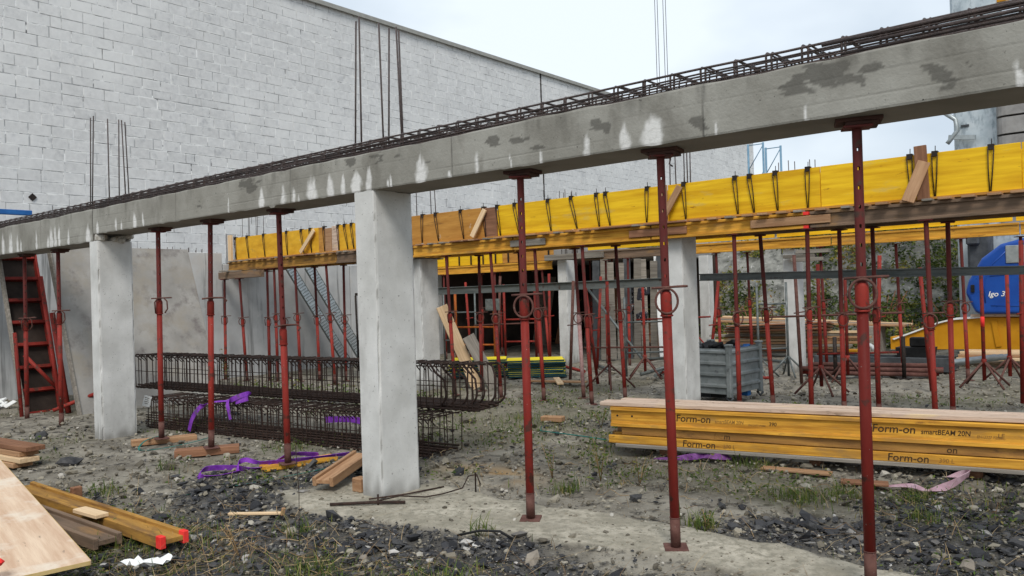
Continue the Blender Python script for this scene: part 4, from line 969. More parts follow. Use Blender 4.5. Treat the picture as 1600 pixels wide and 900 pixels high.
for s_, m in ((.78, M_ink), (2.62, M_ink)):
    text('Form-on', .092, m, stk_c, (s_ - 1.95, -.030, .2008), (0, 0, 0), shear=.1)
    text('390 L', .052, M_ink2, stk_c, (s_ + .40 - 1.95, -.022, .2008), (0, 0, 0), shear=.1)
text('form', .08, M_ink2, stk_b, (.95 - 1.95, -.028, .2008), (0, 0, 0), shear=.1); text('m', .08, M_ink, stk_b, (1.05 - 1.95, -.026, .2009), (0, 0, 0), shear=.1); text('on', .08, M_ink, stk_b, (2.95 - 1.95, -.026, .2008), (0, 0, 0), shear=.1)

# ---- corrugated steel bin
bn = thing('steel_bin', 'grey ribbed steel bin standing behind the middle column', 'bin', (-4.94, 10.84, .04), (0, 0, R(-5)))
def ribbed(L, h, n=4):
    pts = []; p = h / n
    for k in range(n):
        z = k * p
        pts += [(0, z + .02 * p), (0, z + .50 * p), (.028, z + .62 * p), (.028, z + .80 * p), (0, z + .92 * p)]
    pts += [(0, h)]
    poly = [(-a, z) for a, z in pts] + [(.012, h), (.012, 0)]
    b = MB(); b.prism(poly, 0, L, axis='x'); return b
for lc, rz, L in (((-.80, 0, .10), 0, .78), ((0, .02, .10), 90, .86), ((-.02, .90, .10), 180, .78), ((-.82, .88, .10), 270, .86)):
    ribbed(L, .66).build('side_wall', M_grey, bn, lc, (0, 0, R(rz)))
for x, y in ((0, 0), (0, .9), (-.82, 0), (-.82, .9)):
    b = MB(); b.box((x, y, .43), (.075, .075, .74), ch=.01); b.box((x, y, .81), (.10, .10, .035), ch=.01); b.build('corner_post', M_grey, bn)
    b = MB(); b.tube([(x - .05, y, .06), (x, y, .0), (x + .05, y, .06)], .018, 6); b.build('foot', M_dkgrey, bn)
b = MB(); b.box((-.41, .45, .11), (.76, .84, .02)); b.build('bin_floor', M_grey, bn)
for i, (x, y, z, sx, sy, sz, m, lb) in enumerate([(-5.25, 11.2, .81, .35, .4, .10, M_black, 'black lump of scrap on top of the bin filling'), (-5.5, 11.3, .79, .3, .4, .10, M_dkgrey, 'dark scrap piled in the far side of the bin'), (-5.0, 11.5, .81, .22, .2, .09, M_bsteel, 'blue rag lying on the scrap in the bin')]):
    b = MB()
    for k in range(9): b.box((random.uniform(-sx, sx) * .45, random.uniform(-sy, sy) * .45, random.uniform(-.05, sz * .4)), (sx * random.uniform(.2, .5), sy * random.uniform(.2, .5), sz * random.uniform(.4, .9)), ch=.01, rot=(random.uniform(-.5, .5), random.uniform(-.5, .5), random.uniform(0, 3)))
    b.box((0, 0, -.4), (sx * .6, sy * .6, .7)); tag(b.build('scrap', m, None, (x, y, z)), lb, 'scrap')

# ---- leaning form panels and red ribbed panel at the left
fp = thing('leaning_formwork', 'big grey faced form panel leaning beside the farther front column', 'form panel', frame((-13.0, 5.24, -.02), (0, 1, 0), (-.36, 0, .93)))
b = MB(); b.box((1.19, -.02, 1.45), (2.36, .02, 2.88)); b.build('plywood_face', M_formface, fp)
b = MB()
b.box((.012, 0, 1.45), (.026, .12, 2.92), ch=.003)
b.box((1.19, 0, .01), (2.34, .12, .026), ch=.003)
b.build('edge_frame', M_greyw, fp)
b = MB(); b.box((2.372, 0, 1.45), (.016, .06, 2.90), ch=.003); b.build('edge_strip', M_formface, fp)
rp = thing('leaning_formwork', 'narrow red steel form panel with ribs, leaning at far left', 'form panel', frame((-14.05, 4.84, -.02), (0, 1, 0), (-.34, 0, .94)))
b = MB(); b.box((.27, .06, 1.4), (.52, .015, 2.76)); b.build('plywood_face', M_dark, rp)
for xx in (.0, .54):
    b = MB(); b.box((xx, 0, 1.4), (.035, .12, 2.8), ch=.003); b.build('edge_frame', M_red if xx else M_greyw, rp)
b = MB(); b.box((0, 0, 0), (.50, .09, .055), ch=.004); rbm = b.mesh('rib', M_red)
for k in range(8): inst('rib', rbm, rp, (.27, .0, .03 + .385 * k))
for i, (p, q, r, m, lb) in enumerate([((-13.55, 5.20, .0), (-14.30, 5.22, 2.2), .035, M_red, 'red pole leaning against the ribbed form panel'), ((-13.75, 4.70, .0), (-14.25, 4.80, 1.3), .03, M_red, 'short red pole at the outer side of the ribbed panel'), ((-13.4, 5.02, .10), (-13.05, 5.5, .32), .03, M_red, 'short red tube on the ground by the leaning panels'), ((-14.1, 4.88, .95), (-13.85, 5.25, .40), .03, M_red, 'red diagonal brace on the ribbed panel'), ((-13.45, 5.26, .02), (-13.95, 5.25, 1.6), .045, M_red, 'broad red strut beside the leaning grey panel')]):
    b = MB(); b.tube([p, q], r, 8); tag(b.build('steel_pole', m), lb, 'pole')
b = MB(); rr = random.Random(4)
for k in range(26): b.box((-15.4 + rr.uniform(-.35, .35), 4.75 + rr.uniform(-.35, .25), .03 + rr.uniform(0, .10)), (rr.uniform(.1, .22), rr.uniform(.1, .2), rr.uniform(.02, .06)), ch=.01, rot=(rr.uniform(-.5, .5), rr.uniform(-.5, .5), rr.uniform(0, 3)))
tag(b.build('rubbish_heap', M_white), 'small heap of white plastic rubbish at the wall, far left', 'rubbish')
b = MB(); rr = random.Random(5)
for k in range(9): b.box((rr.uniform(-.6, .6), rr.uniform(-.3, .2), rr.uniform(-.1, .12)), (rr.uniform(.3, .9), rr.uniform(.2, .4), .03), ch=.01, rot=(rr.uniform(-.6, .6), rr.uniform(-.5, .5), rr.uniform(0, 3)))
tag(b.build('netting', M_teal, None, (-15.8, 4.6, 2.55)), 'dark green netting bunched under the far left beam', 'netting')

# ---- perforated planks, stand, boards leaning on the basement wall
def alu(lb, p0, p1, w_):
    p0 = Vector(p0); p1 = Vector(p1); L = (p1 - p0).length
    root = thing('scaffold_plank', lb, 'scaffold plank', frame(p0, p1 - p0, (1, 0, .6)))
    b = MB(); b.box((L / 2, 0, 0), (L, w_ - .02, .006)); b.build('deck', M_galv, root)
    for s in (-1, 1):
        b = MB(); b.box((L / 2, s * w_ / 2, -.012), (L, .016, .05), ch=.003); b.build('edge_rail', M_galv_dk, root)
    b = MB()
    for k in range(int(L / .07)):
        for q in range(5): b.box((.04 + k * .07, (q - 2) * w_ * .17 + (.015 if k % 2 else -.015), .0045), (.034, w_ * .08, .003))
    tag(b.build('perforation', M_dkgrey, root), kind='stuff')
    for e in (.9, 1.8): 
        b = MB(); b.box((e, 0, .01), (.03, w_, .014)); b.build('cross_bar', M_galv, root)
alu('perforated metal scaffold plank leaning on the wall, left of two', (-15.5, 12.55, .0), (-16.2, 11.35, 2.5), .26)
alu('perforated metal scaffold plank leaning on the wall, right of two', (-15.4, 13.0, .0), (-16.2, 11.92, 2.5), .30)
st = thing('metal_stand', 'thin black metal stand with flat top behind the near column', 'stand', (-14.6, 12.05, 0))
b = MB(); b.tube([(0, 0, 0), (-.05, 0, 1.75)], .025, 6); b.build('post', M_wire, st)
b = MB(); b.box((.16, .15, 1.78), (.42, .35, .06), ch=.01); b.build('head', M_wire, st)
b = MB(); b.tube([(0, 0, .7), (.45, .2, .7)], .015, 6); b.build('arm', M_wire, st)
plank('raw_board', 'pale raw board leaning behind the near column', 'board', (-9.75, 10.75, .0), (-10.2, 10.35, 1.5), .22, .03, M_pale, upv=(1, -.5, .3))
plank('raw_board', 'short grey board leaning beside the pale raw board', 'board', (-9.45, 10.9, .0), (-9.8, 10.6, .95), .24, .03, M_greyw, upv=(1, -.5, .3))

# ---- yellow faced sheets in two stacks
for si, (cx_, cy_, n_s, rz) in enumerate([(-11.15, 12.35, 9, 40), (-9.95, 12.75, 9, 36)]):
    z = .03
    for k in range(n_s):
        b = MB(); b.box((0, 0, 0), (1.15, .75, .03), ch=.003); b.box((0, 0, .0166), (1.13, .73, .003), mi=1)
        jx, jy = random.uniform(-.03, .06) + (.08 if k < 2 else 0), random.uniform(-.04, .04)
        if k == 5: z += .012
        o = b.build('form_sheet', [M_teal, M_pyel], None, (cx_ + jx, cy_ + jy, z + .015), (0, 0, R(rz + random.uniform(-4, 4))))
        tag(o, ORD[n_s - 1 - k] + ' yellow faced sheet from the top of the ' + ('left' if si == 0 else 'right') + ' pile', 'sheet', 'yellow faced sheets'); z += .036
# ---- site boards on mud in the middle distance
plank('loose_board', 'loose pale board lying on the mud left of the props', 'board', (-9.35, 11.75, .03), (-8.25, 12.05, .03), .14, .03, M_rusty)
plank('loose_board', 'loose tan board crossing another on the mud', 'board', (-9.0, 12.15, .06), (-8.5, 11.6, .03), .12, .03, M_pale)
b = MB(); b.box((0, 0, .04), (.30, .14, .07), ch=.01); tag(b.build('wood_block', M_rusty, None, (-6.3, 8.4, .0), (0, 0, R(15))), 'short wood block lying on the mud right of the cages', 'wood block')

# ---- tripods, trestles, ladder frames
def tripod(lb, x, y, h, rz=0, m=M_red, r=.022, legs=4, sp=.42):
    root = thing('prop_tripod', lb, 'tripod', (x, y, 0), (0, 0, rz))
    b = MB(); b.tube([(0, 0, .12), (0, 0, h)], .028, 8); b.build('post', m, root)
    b = MB(); b.tube([(0, 0, .36), (0, 0, .45)], .038, 8); b.build('hub', m, root)
    for k in range(legs):
        a = 2 * math.pi * k / legs + .4
        b = MB(); b.tube([(0, 0, .42), (sp * math.cos(a), sp * math.sin(a), .02)], r * .8, 6); b.build('leg', M_foot, root)
    return root
tripod('red folding tripod left of the middle column', -7.55, 11.75, 1.85, .2)
tripod('red tripod behind the left one, with bars', -7.75, 13.3, 1.75, .9)
tripod('red tripod right of the steel bin', -4.20, 12.5, 2.0, .3)
tripod('red tripod holding a pole behind the nearest prop', -4.35, 14.3, 1.9, .8)
tp_ = tripod('red tripod at the right edge with a pink paint mark', -2.30, 14.3, 1.75, .4)
tripod('second red tripod at the right edge', -2.05, 15.0, 1.75, .9)
b = MB(); b.tube([(0, 0, 0), (0, 0, .16)], .0295, 8); b.build('paint_mark', M_redp, tp_, (0, 0, .95))
def frame2(lb, x0, y0, x1, y1, h, rails, m, feet=False, r=.024):
    root = thing('scaffold_trestle', lb, 'scaffold frame', (x0, y0, 0)); d = Vector((x1 - x0, y1 - y0, 0))
    for q in (Vector(), d):
        b = MB(); b.tube([q + Vector((0, 0, .0)), q + Vector((0, 0, h))], r, 8); b.build('post', m, root)
        if feet:
            for a in (.6, 2.2, 3.8, 5.4):
                b = MB(); b.tube([q + Vector((0, 0, .38)), q + Vector((.36 * math.cos(a), .36 * math.sin(a), 0))], .018, 6); b.build('foot', m, root)
    for z in rails:
        b = MB(); b.tube([Vector((0, 0, z)), d + Vector((0, 0, z))], r * .8, 6); b.build('rail', m, root)
frame2('galvanised trestle with splayed feet in front of the right back column', -5.95, 14.35, -5.55, 14.75, 1.75, [.52, 1.35], M_galv_dk, feet=True)
frame2('grey trestle between the props left of the middle column', -8.35, 13.6, -7.75, 14.1, 1.55, [.45, 1.05], M_galv_dk)
frame2('orange ladder frame behind the yellow sheets', -12.75, 13.4, -11.75, 13.6, 1.85, [.55, .95], M_orange, r=.03)
frame2('red orange ladder frame right of the orange one in the dark bay', -11.7, 13.9, -11.05, 14.2, 1.9, [.6, 1.1], M_red, r=.028)
frame2('dull grey ladder frame at the left of the dark bay', -14.3, 14.6, -13.5, 14.9, 1.8, [.55, 1.25], M_galv_dk)
b = MB(); b.box((0, 0, 0), (.02, .32, .26), ch=.004); tag(b.build('metal_plate', M_galv_dk, None, (-11.75, 13.55, 1.45), (0, 0, R(-50))), 'small grey plate hung on the orange frame', 'plate')

rr = random.Random(77)
for k in range(14):
    x_, y_ = rr.uniform(-9.8, -6.4), rr.uniform(13.2, 17.5); a = rr.uniform(0, 3.1); l = rr.uniform(.5, 1.1); z_ = rr.uniform(.04, .10)
    b = MB(); b.tube([(x_ - math.cos(a) * l, y_ - math.sin(a) * l, z_), (x_ + math.cos(a) * l, y_ + math.sin(a) * l, z_ + rr.uniform(0, .25))], rr.uniform(.02, .035), 6)
    tag(b.build('loose_tube', (M_red, M_galv_dk, M_foot)[k % 3]), ORD[k] + ' nearest loose steel tube lying about behind the middle column', 'tube', 'loose tubes behind the middle column')
for k, (x_, y_, h_, t_) in enumerate([(-9.0, 12.6, 1.9, .1), (-8.1, 12.2, 1.75, -.15), (-7.1, 12.9, 2.1, .05), (-6.7, 13.8, 1.8, .2), (-4.9, 13.6, 2.2, -.05), (-3.5, 12.9, 2.1, .08), (-2.9, 13.6, 1.9, -.1), (-1.6, 12.7, 2.2, .04), (-12.2, 14.2, 2.1, .1), (-13.4, 14.6, 2.0, -.08), (-10.6, 14.1, 2.1, .03), (-9.7, 14.6, 2.0, .12)]):
    b = MB(); b.tube([(x_, y_, 0), (x_ + t_, y_ + t_ * .6, h_)], .03, 8); b.tube([(x_ + t_ * .55 - .05, y_ - .05, h_ * .55), (x_ + t_ * .55 + .09, y_ + .06, h_ * .56)], .012, 6)
    tag(b.build('spare_prop', M_red if k % 4 else M_foot), ORD[k] + ' spare thin prop tube standing among the props', 'prop tube', 'spare prop tubes')
for k, (p, q) in enumerate([((-9.2, 13.4, .55), (-6.6, 13.7, .60)), ((-8.8, 14.8, 1.05), (-7.2, 15.0, 1.1)), ((-5.4, 13.4, 1.15), (-3.3, 13.8, 1.2)), ((-4.9, 14.4, .45), (-3.6, 14.6, .5)), ((-13.0, 14.3, .95), (-11.2, 14.6, 1.0))]):
    b = MB(); b.tube([p, q], .02, 6); tag(b.build('tie_bar', M_red if k % 2 else M_foot), ORD[k] + ' level tie bar strung between props, from the ' + ('nearest' if k < 3 else 'middle'), 'bar', 'tie bars between props')
# ---- weathered board hoarding by the back column
hd = thing('board_hoarding', 'weathered upright boards standing right of the back column', 'hoarding', (-10.9, 16.4, 0))
for k in range(9):
    b = MB(); h_ = random.uniform(2.35, 2.55); b.box((0, 0, h_ / 2), (h_, .17, .028)); 
    M_ = Matrix.Translation((.16 * k, .12 * k, 0)) @ Matrix.Rotation(random.uniform(-.03, .03), 4, 'Y')
    b2 = MB(); b2.box((0, 0, h_ / 2), (.175, .028, h_), ch=.003); b2.build('board', M_greyw if k % 4 else M_dkgrey, hd, M_ @ Matrix.Rotation(R(36), 4, 'Z'))
plank('white_board', 'white painted board leaning at the hoarding', 'board', (-9.55, 17.2, .0), (-9.75, 17.4, 2.5), .12, .03, M_white, upv=(1, -.8, 0))
b = MB(); b.tube([(-10.9, 15.9, 1.9), (-8.9, 15.2, .15)], .03, 6); tag(b.build('steel_pole', M_galv_dk), 'grey pole leaning diagonally right of the back column', 'pole')
# red steel heap and dark jackets
rh = thing('steel_heap', 'heap of red steel parts at the foot of the hill', 'heap', (-10.0, 18.4, 0))
rr = random.Random(9)
for k in range(22):
    a = rr.uniform(0, 6.3); l = rr.uniform(.3, .8); c = Vector((rr.uniform(-.7, .7), rr.uniform(-.5, .5), rr.uniform(.05, .6))); d = Vector((math.cos(a) * l / 2, math.sin(a) * l / 2, rr.uniform(-.2, .2)))
    b = MB(); b.tube([c - d, c + d], rr.uniform(.018, .035), 6); b.build('steel_part', M_red if k % 5 else M_galv_dk, rh)
b = MB(); rr = random.Random(3)
for k in range(14): b.box((rr.uniform(-.22, .22), rr.uniform(-.12, .12), rr.uniform(-.45, .35)), (rr.uniform(.15, .3), rr.uniform(.1, .2), rr.uniform(.2, .4)), ch=.03, rot=(rr.uniform(-.3, .3), rr.uniform(-.3, .3), rr.uniform(0, 3)))
M_camo = mat('camouflage_cloth', (0.02, 0.02, 0.025), (0.04, 0.04, 0.05), scale=8, rough=0.9, spots=((0.42, 0.43, 0.45), 9, 0.56, 0.6))
jb_ = tag(b.build('jacket_bundle', M_camo, None, (-10.15, 17.2, 1.35)), 'bundle of dark and white patterned cloth hung behind the props', 'cloth bundle')
b = MB(); b.tube([(0, .1, -1.4), (0, .1, .5)], .03, 6); b.build('hanging_post', M_galv_dk, jb_)

# ---- white faced sheets and plank piles before the hill
for k in range(3):
    b = MB(); b.box((0, 0, 0), (2.3, 1.1, .04), ch=.003); b.box((0, 0, .0225), (2.28, 1.08, .004), mi=1)
    tag(b.build('white_sheet', [M_brown, M_white], None, (-7.35 + .05 * k, 18.9 - .05 * k, .60 + .07 * k), (R(-5), R(-2), R(8 + 2 * k))), ('lowest', 'middle', 'topmost')[k] + ' white faced sheet on the plank pile behind the bin', 'sheet', 'white faced sheets')
for k in range(9):
    z = .05 + .06 * k; w_ = random.uniform(.12, .25)
    plank('pile_plank', ORD[k] + ' plank from the ground in the pile before the hill', 'plank', (-8.7 + random.uniform(-.2, .2), 18.6 + random.uniform(-.3, .3), z), (-5.6 + random.uniform(-.3, .3), 19.4 + random.uniform(-.3, .3), z), w_, .05, random.choice((M_greyw, M_rusty, M_pale, M_brown)), group='planks in the pile before the hill')
for k in range(4):
    plank('long_plank', ('nearest', 'second nearest', 'third nearest', 'farthest')[k] + ' long plank lying at the hill foot behind the pile', 'plank', (-9.6, 20.2 + .2 * k, .75 + .03 * k), (-4.9, 20.6 + .2 * k, .62), .2, .05, (M_rusty, M_greyw, M_rusty, M_pale)[k], group='long planks at the hill foot')
for x_ in (-9.0, -5.6):
    b = MB(); b.box((0, 0, .28), (.3, .9, .72), ch=.01); tag(b.build('bearer_block', M_greyw, None, (x_, 20.5, 0)), 'grey block carrying the long planks at the hill foot, ' + ('left' if x_ < -7 else 'right') + ' one', 'block')
# red tubes, trough, black crate, pipes in front of the crane
for k in range(7):
    b = MB(); z = .06 + .075 * (k // 3) + .01; y = 14.9 + .11 * (k % 3) + .04 * (k // 3)
    b.tube([(-5.2 + random.uniform(-.2, .2), y - .1, z), (-3.15 + random.uniform(-.15, .1), y + .35, z)], .04, 8)
    tag(b.build('red_tube', M_red if k % 3 else M_foot), ORD[k] + ' of the red tubes piled behind the nearest prop', 'tube', 'red tubes in a pile')
b = MB(); b.box((0, 0, .14), (2.4, .05, .26), ch=.01); b.box((0, .6, .14), (2.4, .05, .26), ch=.01); b.box((-1.18, .3, .14), (.05, .56, .26), ch=.01); b.box((1.18, .3, .14), (.05, .56, .26), ch=.01); b.box((0, .4, .05), (2.5, .76, .03))
tag(b.build('steel_trough', M_dkgrey, None, (-4.35, 16.2, .0), (0, 0, R(4))), 'long dark steel trough behind the red tubes', 'trough')
b = MB(); b.prism([(-.28, 0), (.28, 0), (.33, .26), (-.33, .26)], -.2, .2, axis='y'); b.box((.05, 0, .36), (.30, .2, .18), ch=.02)
tag(b.build('black_crate', M_black, None, (-3.85, 16.9, .16)), 'black plastic tub with a crate on it below the crane arm', 'tub')
b = MB(); b.tube([(-.09, 0, 0), (-.07, 0, .06), (-.03, 0, .09), (.03, 0, .09), (.07, 0, .06), (.09, 0, 0)], .045, 8); tag(b.build('white_helmet', M_white, None, (-4.72, 16.9, .34)), 'small white plastic dome on the trough edge', 'helmet')
b = MB(); b.box((0, 0, 0), (.32, .2, .07), ch=.02); tag(b.build('yellow_block', M_cyel, None, (-4.95, 16.9, .32)), 'small yellow block beside the white dome', 'block')
for k in range(3):
    b = MB(); b.tube([(-3.75 + .1 * k, 16.2 + .15 * k, .10), (-2.6 + .1 * k, 17.4 + .1 * k, .22)], .055, 8); tag(b.build('grey_pipe', M_galv), ('left', 'middle', 'right')[k] + ' grey pipe lying below the crane chassis', 'pipe', 'grey pipes')
for k in range(6):
    plank('pale_plank', ORD[k] + ' plank in the low pile at the right edge below the crane', 'plank', (-3.3, 17.6 + .16 * k, .12 + .05 * (k % 3)), (.2, 18.3 + .16 * k, .12 + .05 * (k % 3)), .14, .05, random.choice((M_pale, M_rusty, M_h20)), group='low plank pile at the right edge')
for x_, y_ in ((-4.62, 14.5), (-3.6, 14.9)):
    b = MB(); b.tube([(0, 0, 0), (0, 0, .75)], .035, 6); b.box((0, 0, .02), (.2, .2, .03)); tag(b.build('black_post', M_wire, None, (x_, y_, .0)), 'short black post ' + ('left of' if x_ < -4 else 'among') + ' the red tubes', 'post')

# ================================================================== CRANE, LATTICE, CABLES
cr_ = thing('tower_crane', 'self erecting crane with blue housing and yellow chassis at right', 'crane', (-2.5, 19.8, 0))
CO = -Vector(cr_.location)
b = MB(); b.prism([(-4.91, .18), (-4.91, .46), (-4.82, .46), (-4.80, .40), (-3.91, .76), (-3.66, .83), (-3.06, .88), (1.2, .88), (1.2, .22), (-3.0, .22)], 19.25, 19.75, axis='y'); b.build('outrigger_arm', M_cyel, cr_, CO)
b = MB(); b.prism([(-4.83, .395), (-3.91, .765), (-3.66, .835), (-3.06, .885), (-3.06, .915), (-3.66, .865), (-3.92, .795), (-4.86, .42)], 19.2, 19.8, axis='y'); b.build('arm_top_plate', M_white, cr_, CO)
b = MB(); b.box((-2.85, 19.235, .55), (.10, .02, .55), rot=(0, R(-8), 0)); b.box((-2.95, 19.5, .91), (.5, .45, .05)); b.build('arm_fitting', M_cyel, cr_, CO)
b = MB(); b.prism([(-3.37, 1.42), (-3.20, 1.0), (-3.10, .96), (1.0, .96), (1.0, 2.55), (-2.3, 2.50), (-2.70, 2.40), (-3.05, 2.12), (-3.30, 1.67)], 19.05, 20.4, axis='y'); hs_ = b.build('housing', M_blue, cr_, CO)
mod = hs_.modifiers.new('b', 'BEVEL'); mod.width = .07; mod.segments = 4; mod.limit_method = 'ANGLE'
b = MB(); b.tube([(-3.0, 19.05, 1.2), (-3.02, 19.05, 1.6), (-2.85, 19.05, 2.0), (-2.55, 19.05, 2.3)], .014, 6); b.tube([(-2.9, 19.05, 1.75), (-2.4, 19.05, 1.78)], .012, 6); b.tube([(-2.9, 19.05, 1.14), (-1.9, 19.05, 1.12)], .012, 6); b.build('housing_rib', M_blue, hs_)
b = MB(); b.box((-2.3, 19.04, 2.18), (.62, .03, .36), ch=.01); b.build('vent_panel', M_galv, hs_)
b = MB(); b.box((-3.22, 19.03, 1.50), (.07, .03, .16), ch=.01); b.build('lock', M_black, hs_)
text('Igo 32', .15, M_white, hs_, (-2.95, 19.042, 1.33), (R(90), 0, 0), shear=.25)
b = MB(); b.box((-1.2, 19.3, .93), (4.2, .25, .05)); b.build('housing_sill', M_pinkw, cr_, CO)
b = MB(); b.box((-3.33, 21.2, 7.5), (.92, .92, 14), ch=.06); b.build('mast', M_mast, cr_, CO)
b = MB(); b.box((-3.33, 20.73, 6.6), (.30, .03, .9), ch=.01); b.build('mast_plate', M_mast, cr_, CO)
b = MB(); b.box((-3.55, 20.73, 5.2), (.16, .03, .05)); b.build('mast_latch', M_dkgrey, cr_, CO)
b = MB(); b.tube([(-3.95, 20.6, 5.55), (-3.72, 20.6, 5.35), (-3.68, 20.6, 5.1), (-3.85, 20.6, 4.88), (-3.90, 20.6, 4.82)], .05, 8); b.box((-3.6, 20.62, 4.93), (.55, .06, .10), rot=(0, R(8), 0)); b.build('mast_bracket', M_galv, cr_, CO)
b = MB(); b.box((-3.25, 20.3, 2.35), (.45, .5, .9), ch=.05); b.box((-3.35, 20.0, 2.6), (.25, .2, .3), ch=.03); b.build('winch_gearbox', M_dkgrey, cr_, CO)
b = MB(); b.box((-1.9, 20.9, 2.0), (2.4, .9, 3.0)); b.build('rear_frame', M_mast, cr_, CO)
for k in range(8):
    poly = []
    for (cx_, cy_, a0) in ((-1.2, 21.5, 0), (-2.70, 21.5, 90), (-2.70, 20.55, 180), (-1.2, 20.55, 270)):
        poly += [(cx_ + .2 * math.cos(R(a0 + t)), cy_ + .2 * math.sin(R(a0 + t))) for t in (0, 22, 45, 67, 90)]
    b = MB(); b.prism(poly, 4.05 - 1.2 + .40 * k, 4.05 - 1.2 + .40 * k + .355, axis='z'); b.build('ballast_slab', M_ballast, cr_, CO)
b = MB(); b.box((-2.95, 21.2, 8.15), (.5, .6, .5)); b.build('mast_head_fitting', M_cyel, cr_, CO)
hk = thing('hoist_rope', 'four thin crane hoist ropes hanging down behind the front beam', 'hoist rope', (-5.5, 10.2, 3.4))
for dx in (-.10, -.06, .03, .07):
    b = MB(); b.tube([(dx, 0, .35), (dx - .01, 0, 9)], .0045, 5); b.build('rope', M_cable, hk)
b = MB(); b.box((-.02, 0, .33), (.20, .05, .10), ch=.02); b.tube([(0, 0, .28), (.05, 0, .2), (.07, 0, .12), (.05, 0, .06), (.10, 0, .02)], .012, 6); b.build('hook', M_wire, hk)
lt = thing('lattice_tower', 'small blue steel lattice tower far behind the shuttering', 'lattice', (-12, 30, 0))
for x0, x1, zt in ((-.6, 0, 7.2), (.1, .68, 6.98)):
    for x_ in (x0, x1):
        b = MB(); b.tube([(x_, 0, 0), (x_, 0, zt)], .04, 6); b.build('post', M_fblue, lt)
    for k in range(7):
        z = zt - .05 - k; b = MB(); b.tube([(x0, 0, z), (x1, 0, z - .9 if k % 2 else z - .0)], .018, 5); b.tube([(x0, 0, z - .95), (x1, 0, z - .05)], .018, 5); b.build('brace', M_fblue, lt)

# ================================================================== FOREGROUND TIMBER AND STRAPS
bd = Vector((-4.93, 2.03, .22)); ba = Vector((-7.95, 2.52, .42)); ux = (bd - ba).normalized(); uy = Vector((-.16, -1.0, -.02)); uy = (uy - ux * uy.dot(ux)).normalized()
fm_ = Matrix.Identity(4); uzv = uy.cross(ux) * -1
Mx = frame(bd - ux * 2.0 + uy * .55, ux, Vector((0, 0, 1)))
b = MB(); b.box((0, 0, -.0135), (4.0, 1.10, .027), ch=.002, mi=0); b.box((2.0, 0, -.0135), (.003, 1.09, .024), mi=1); b.box((0, .551, -.0135), (3.99, .003, .024), mi=1)
tag(b.build('shuttering_sheet', [M_sheet, M_sheet_edge], None, Mx), 'large worn wooden shuttering sheet in the left foreground corner', 'board')
h20('yellow timber beam with red painted end beside the foreground sheet', (-8.0, 2.72, .05), (-5.32, 2.74, .04), M_h20d, lie=True, ends=[1])
h20('mossy broken timber beam sticking out from under the foreground sheet', (-7.8, 2.40, .06), (-5.72, 2.47, .03), M_h20o, lie=True)
plank('wood_offcut', 'small tan offcut lying on the mossy beam', 'board', (-6.5, 2.60, .13), (-6.15, 2.62, .13), .10, .03, M_pale)
b = MB(); b.box((0, 0, .06), (.06, .08, .13), ch=.006); tag(b.build('wood_peg', M_brown, None, (-7.2, 2.86, .05)), 'dark wooden peg standing beside the foreground sheet', 'peg')
for k in range(4):
    plank('plank_offcut', ('lowest', 'second', 'third', 'topmost')[k] + ' plank in the small pile at the left picture edge', 'plank', (-10.6, 3.12 + .02 * k, .02 + .055 * k), (-9.42 + .1 * (k % 2), 3.22 + .03 * k, .02 + .055 * k), .2, .05, (M_rusty, M_pale, M_rusty, M_brown)[k], group='plank pile at the left edge')
for k, (x_, y_, h_) in enumerate([(-5.9, 1.75, .25), (-7.4, 1.95, .35)]):
    b = MB(); b.box((0, 0, h_ / 2 - .02), (.14, .6, h_ + .02), ch=.006); tag(b.build('bearer_block', M_rusty, None, (x_, y_, 0), (0, 0, R(-8))), 'timber block carrying the foreground sheet, ' + ('near' if k == 0 else 'far') + ' one', 'block')
b = MB(); b.box((0, 0, 0), (.10, .09, .04), ch=.02); tag(b.build('red_end_cap', M_redp, None, (-5.03, 1.56, .31)), 'red painted timber end at the very bottom left corner', 'timber end')
# bearers under the props
plank('prop_bearer', 'tan plank under the prop beside the farther column', 'plank', (-9.55, 4.42, .03), (-9.30, 5.10, .02), .16, .065, M_rusty)
plank('prop_bearer', 'brown timber block under the prop before the cages', 'plank', (-8.45, 4.38, .02), (-8.10, 4.95, .02), .17, .08, M_brown)
plank('prop_bearer', 'yellow board under the prop left of the near column', 'plank', (-6.93, 4.48, .03), (-6.80, 5.25, .02), .16, .05, M_h20)
# offcut of timber beam at the near column
h20('short timber beam offcut leaning against the near column', (-5.74, 4.30, .07), (-6.06, 5.02, .15), M_rusty, lie=True)
b = MB(); b.box((0, 0, 0), (.12, .10, .12), ch=.008); tag(b.build('wood_block', M_rusty, None, (-5.50, 4.52, .075)), 'small wood block between the offcut and the near column', 'wood block')
plank('stick', 'thin pale stick lying on the gravel left of the near column', 'stick', (-5.78, 3.42, .02), (-5.42, 3.66, .025), .035, .02, M_pale)
plank('stick', 'short stub of wood standing at the end of the pale stick', 'stick', (-5.42, 3.66, .02), (-5.41, 3.67, .08), .03, .02, M_rusty, upv=(1, 0, 0))
plank('bark_strip', 'rough brown bark strip before the timber stack', 'bark', (-2.95, 7.10, .02), (-2.35, 7.18, .02), .12, .02, M_rusty)
plank('bark_strip', 'short brown board behind the nearest prop on the mud', 'board', (-2.2, 6.95, .02), (-1.85, 7.05, .02), .14, .02, M_brown)
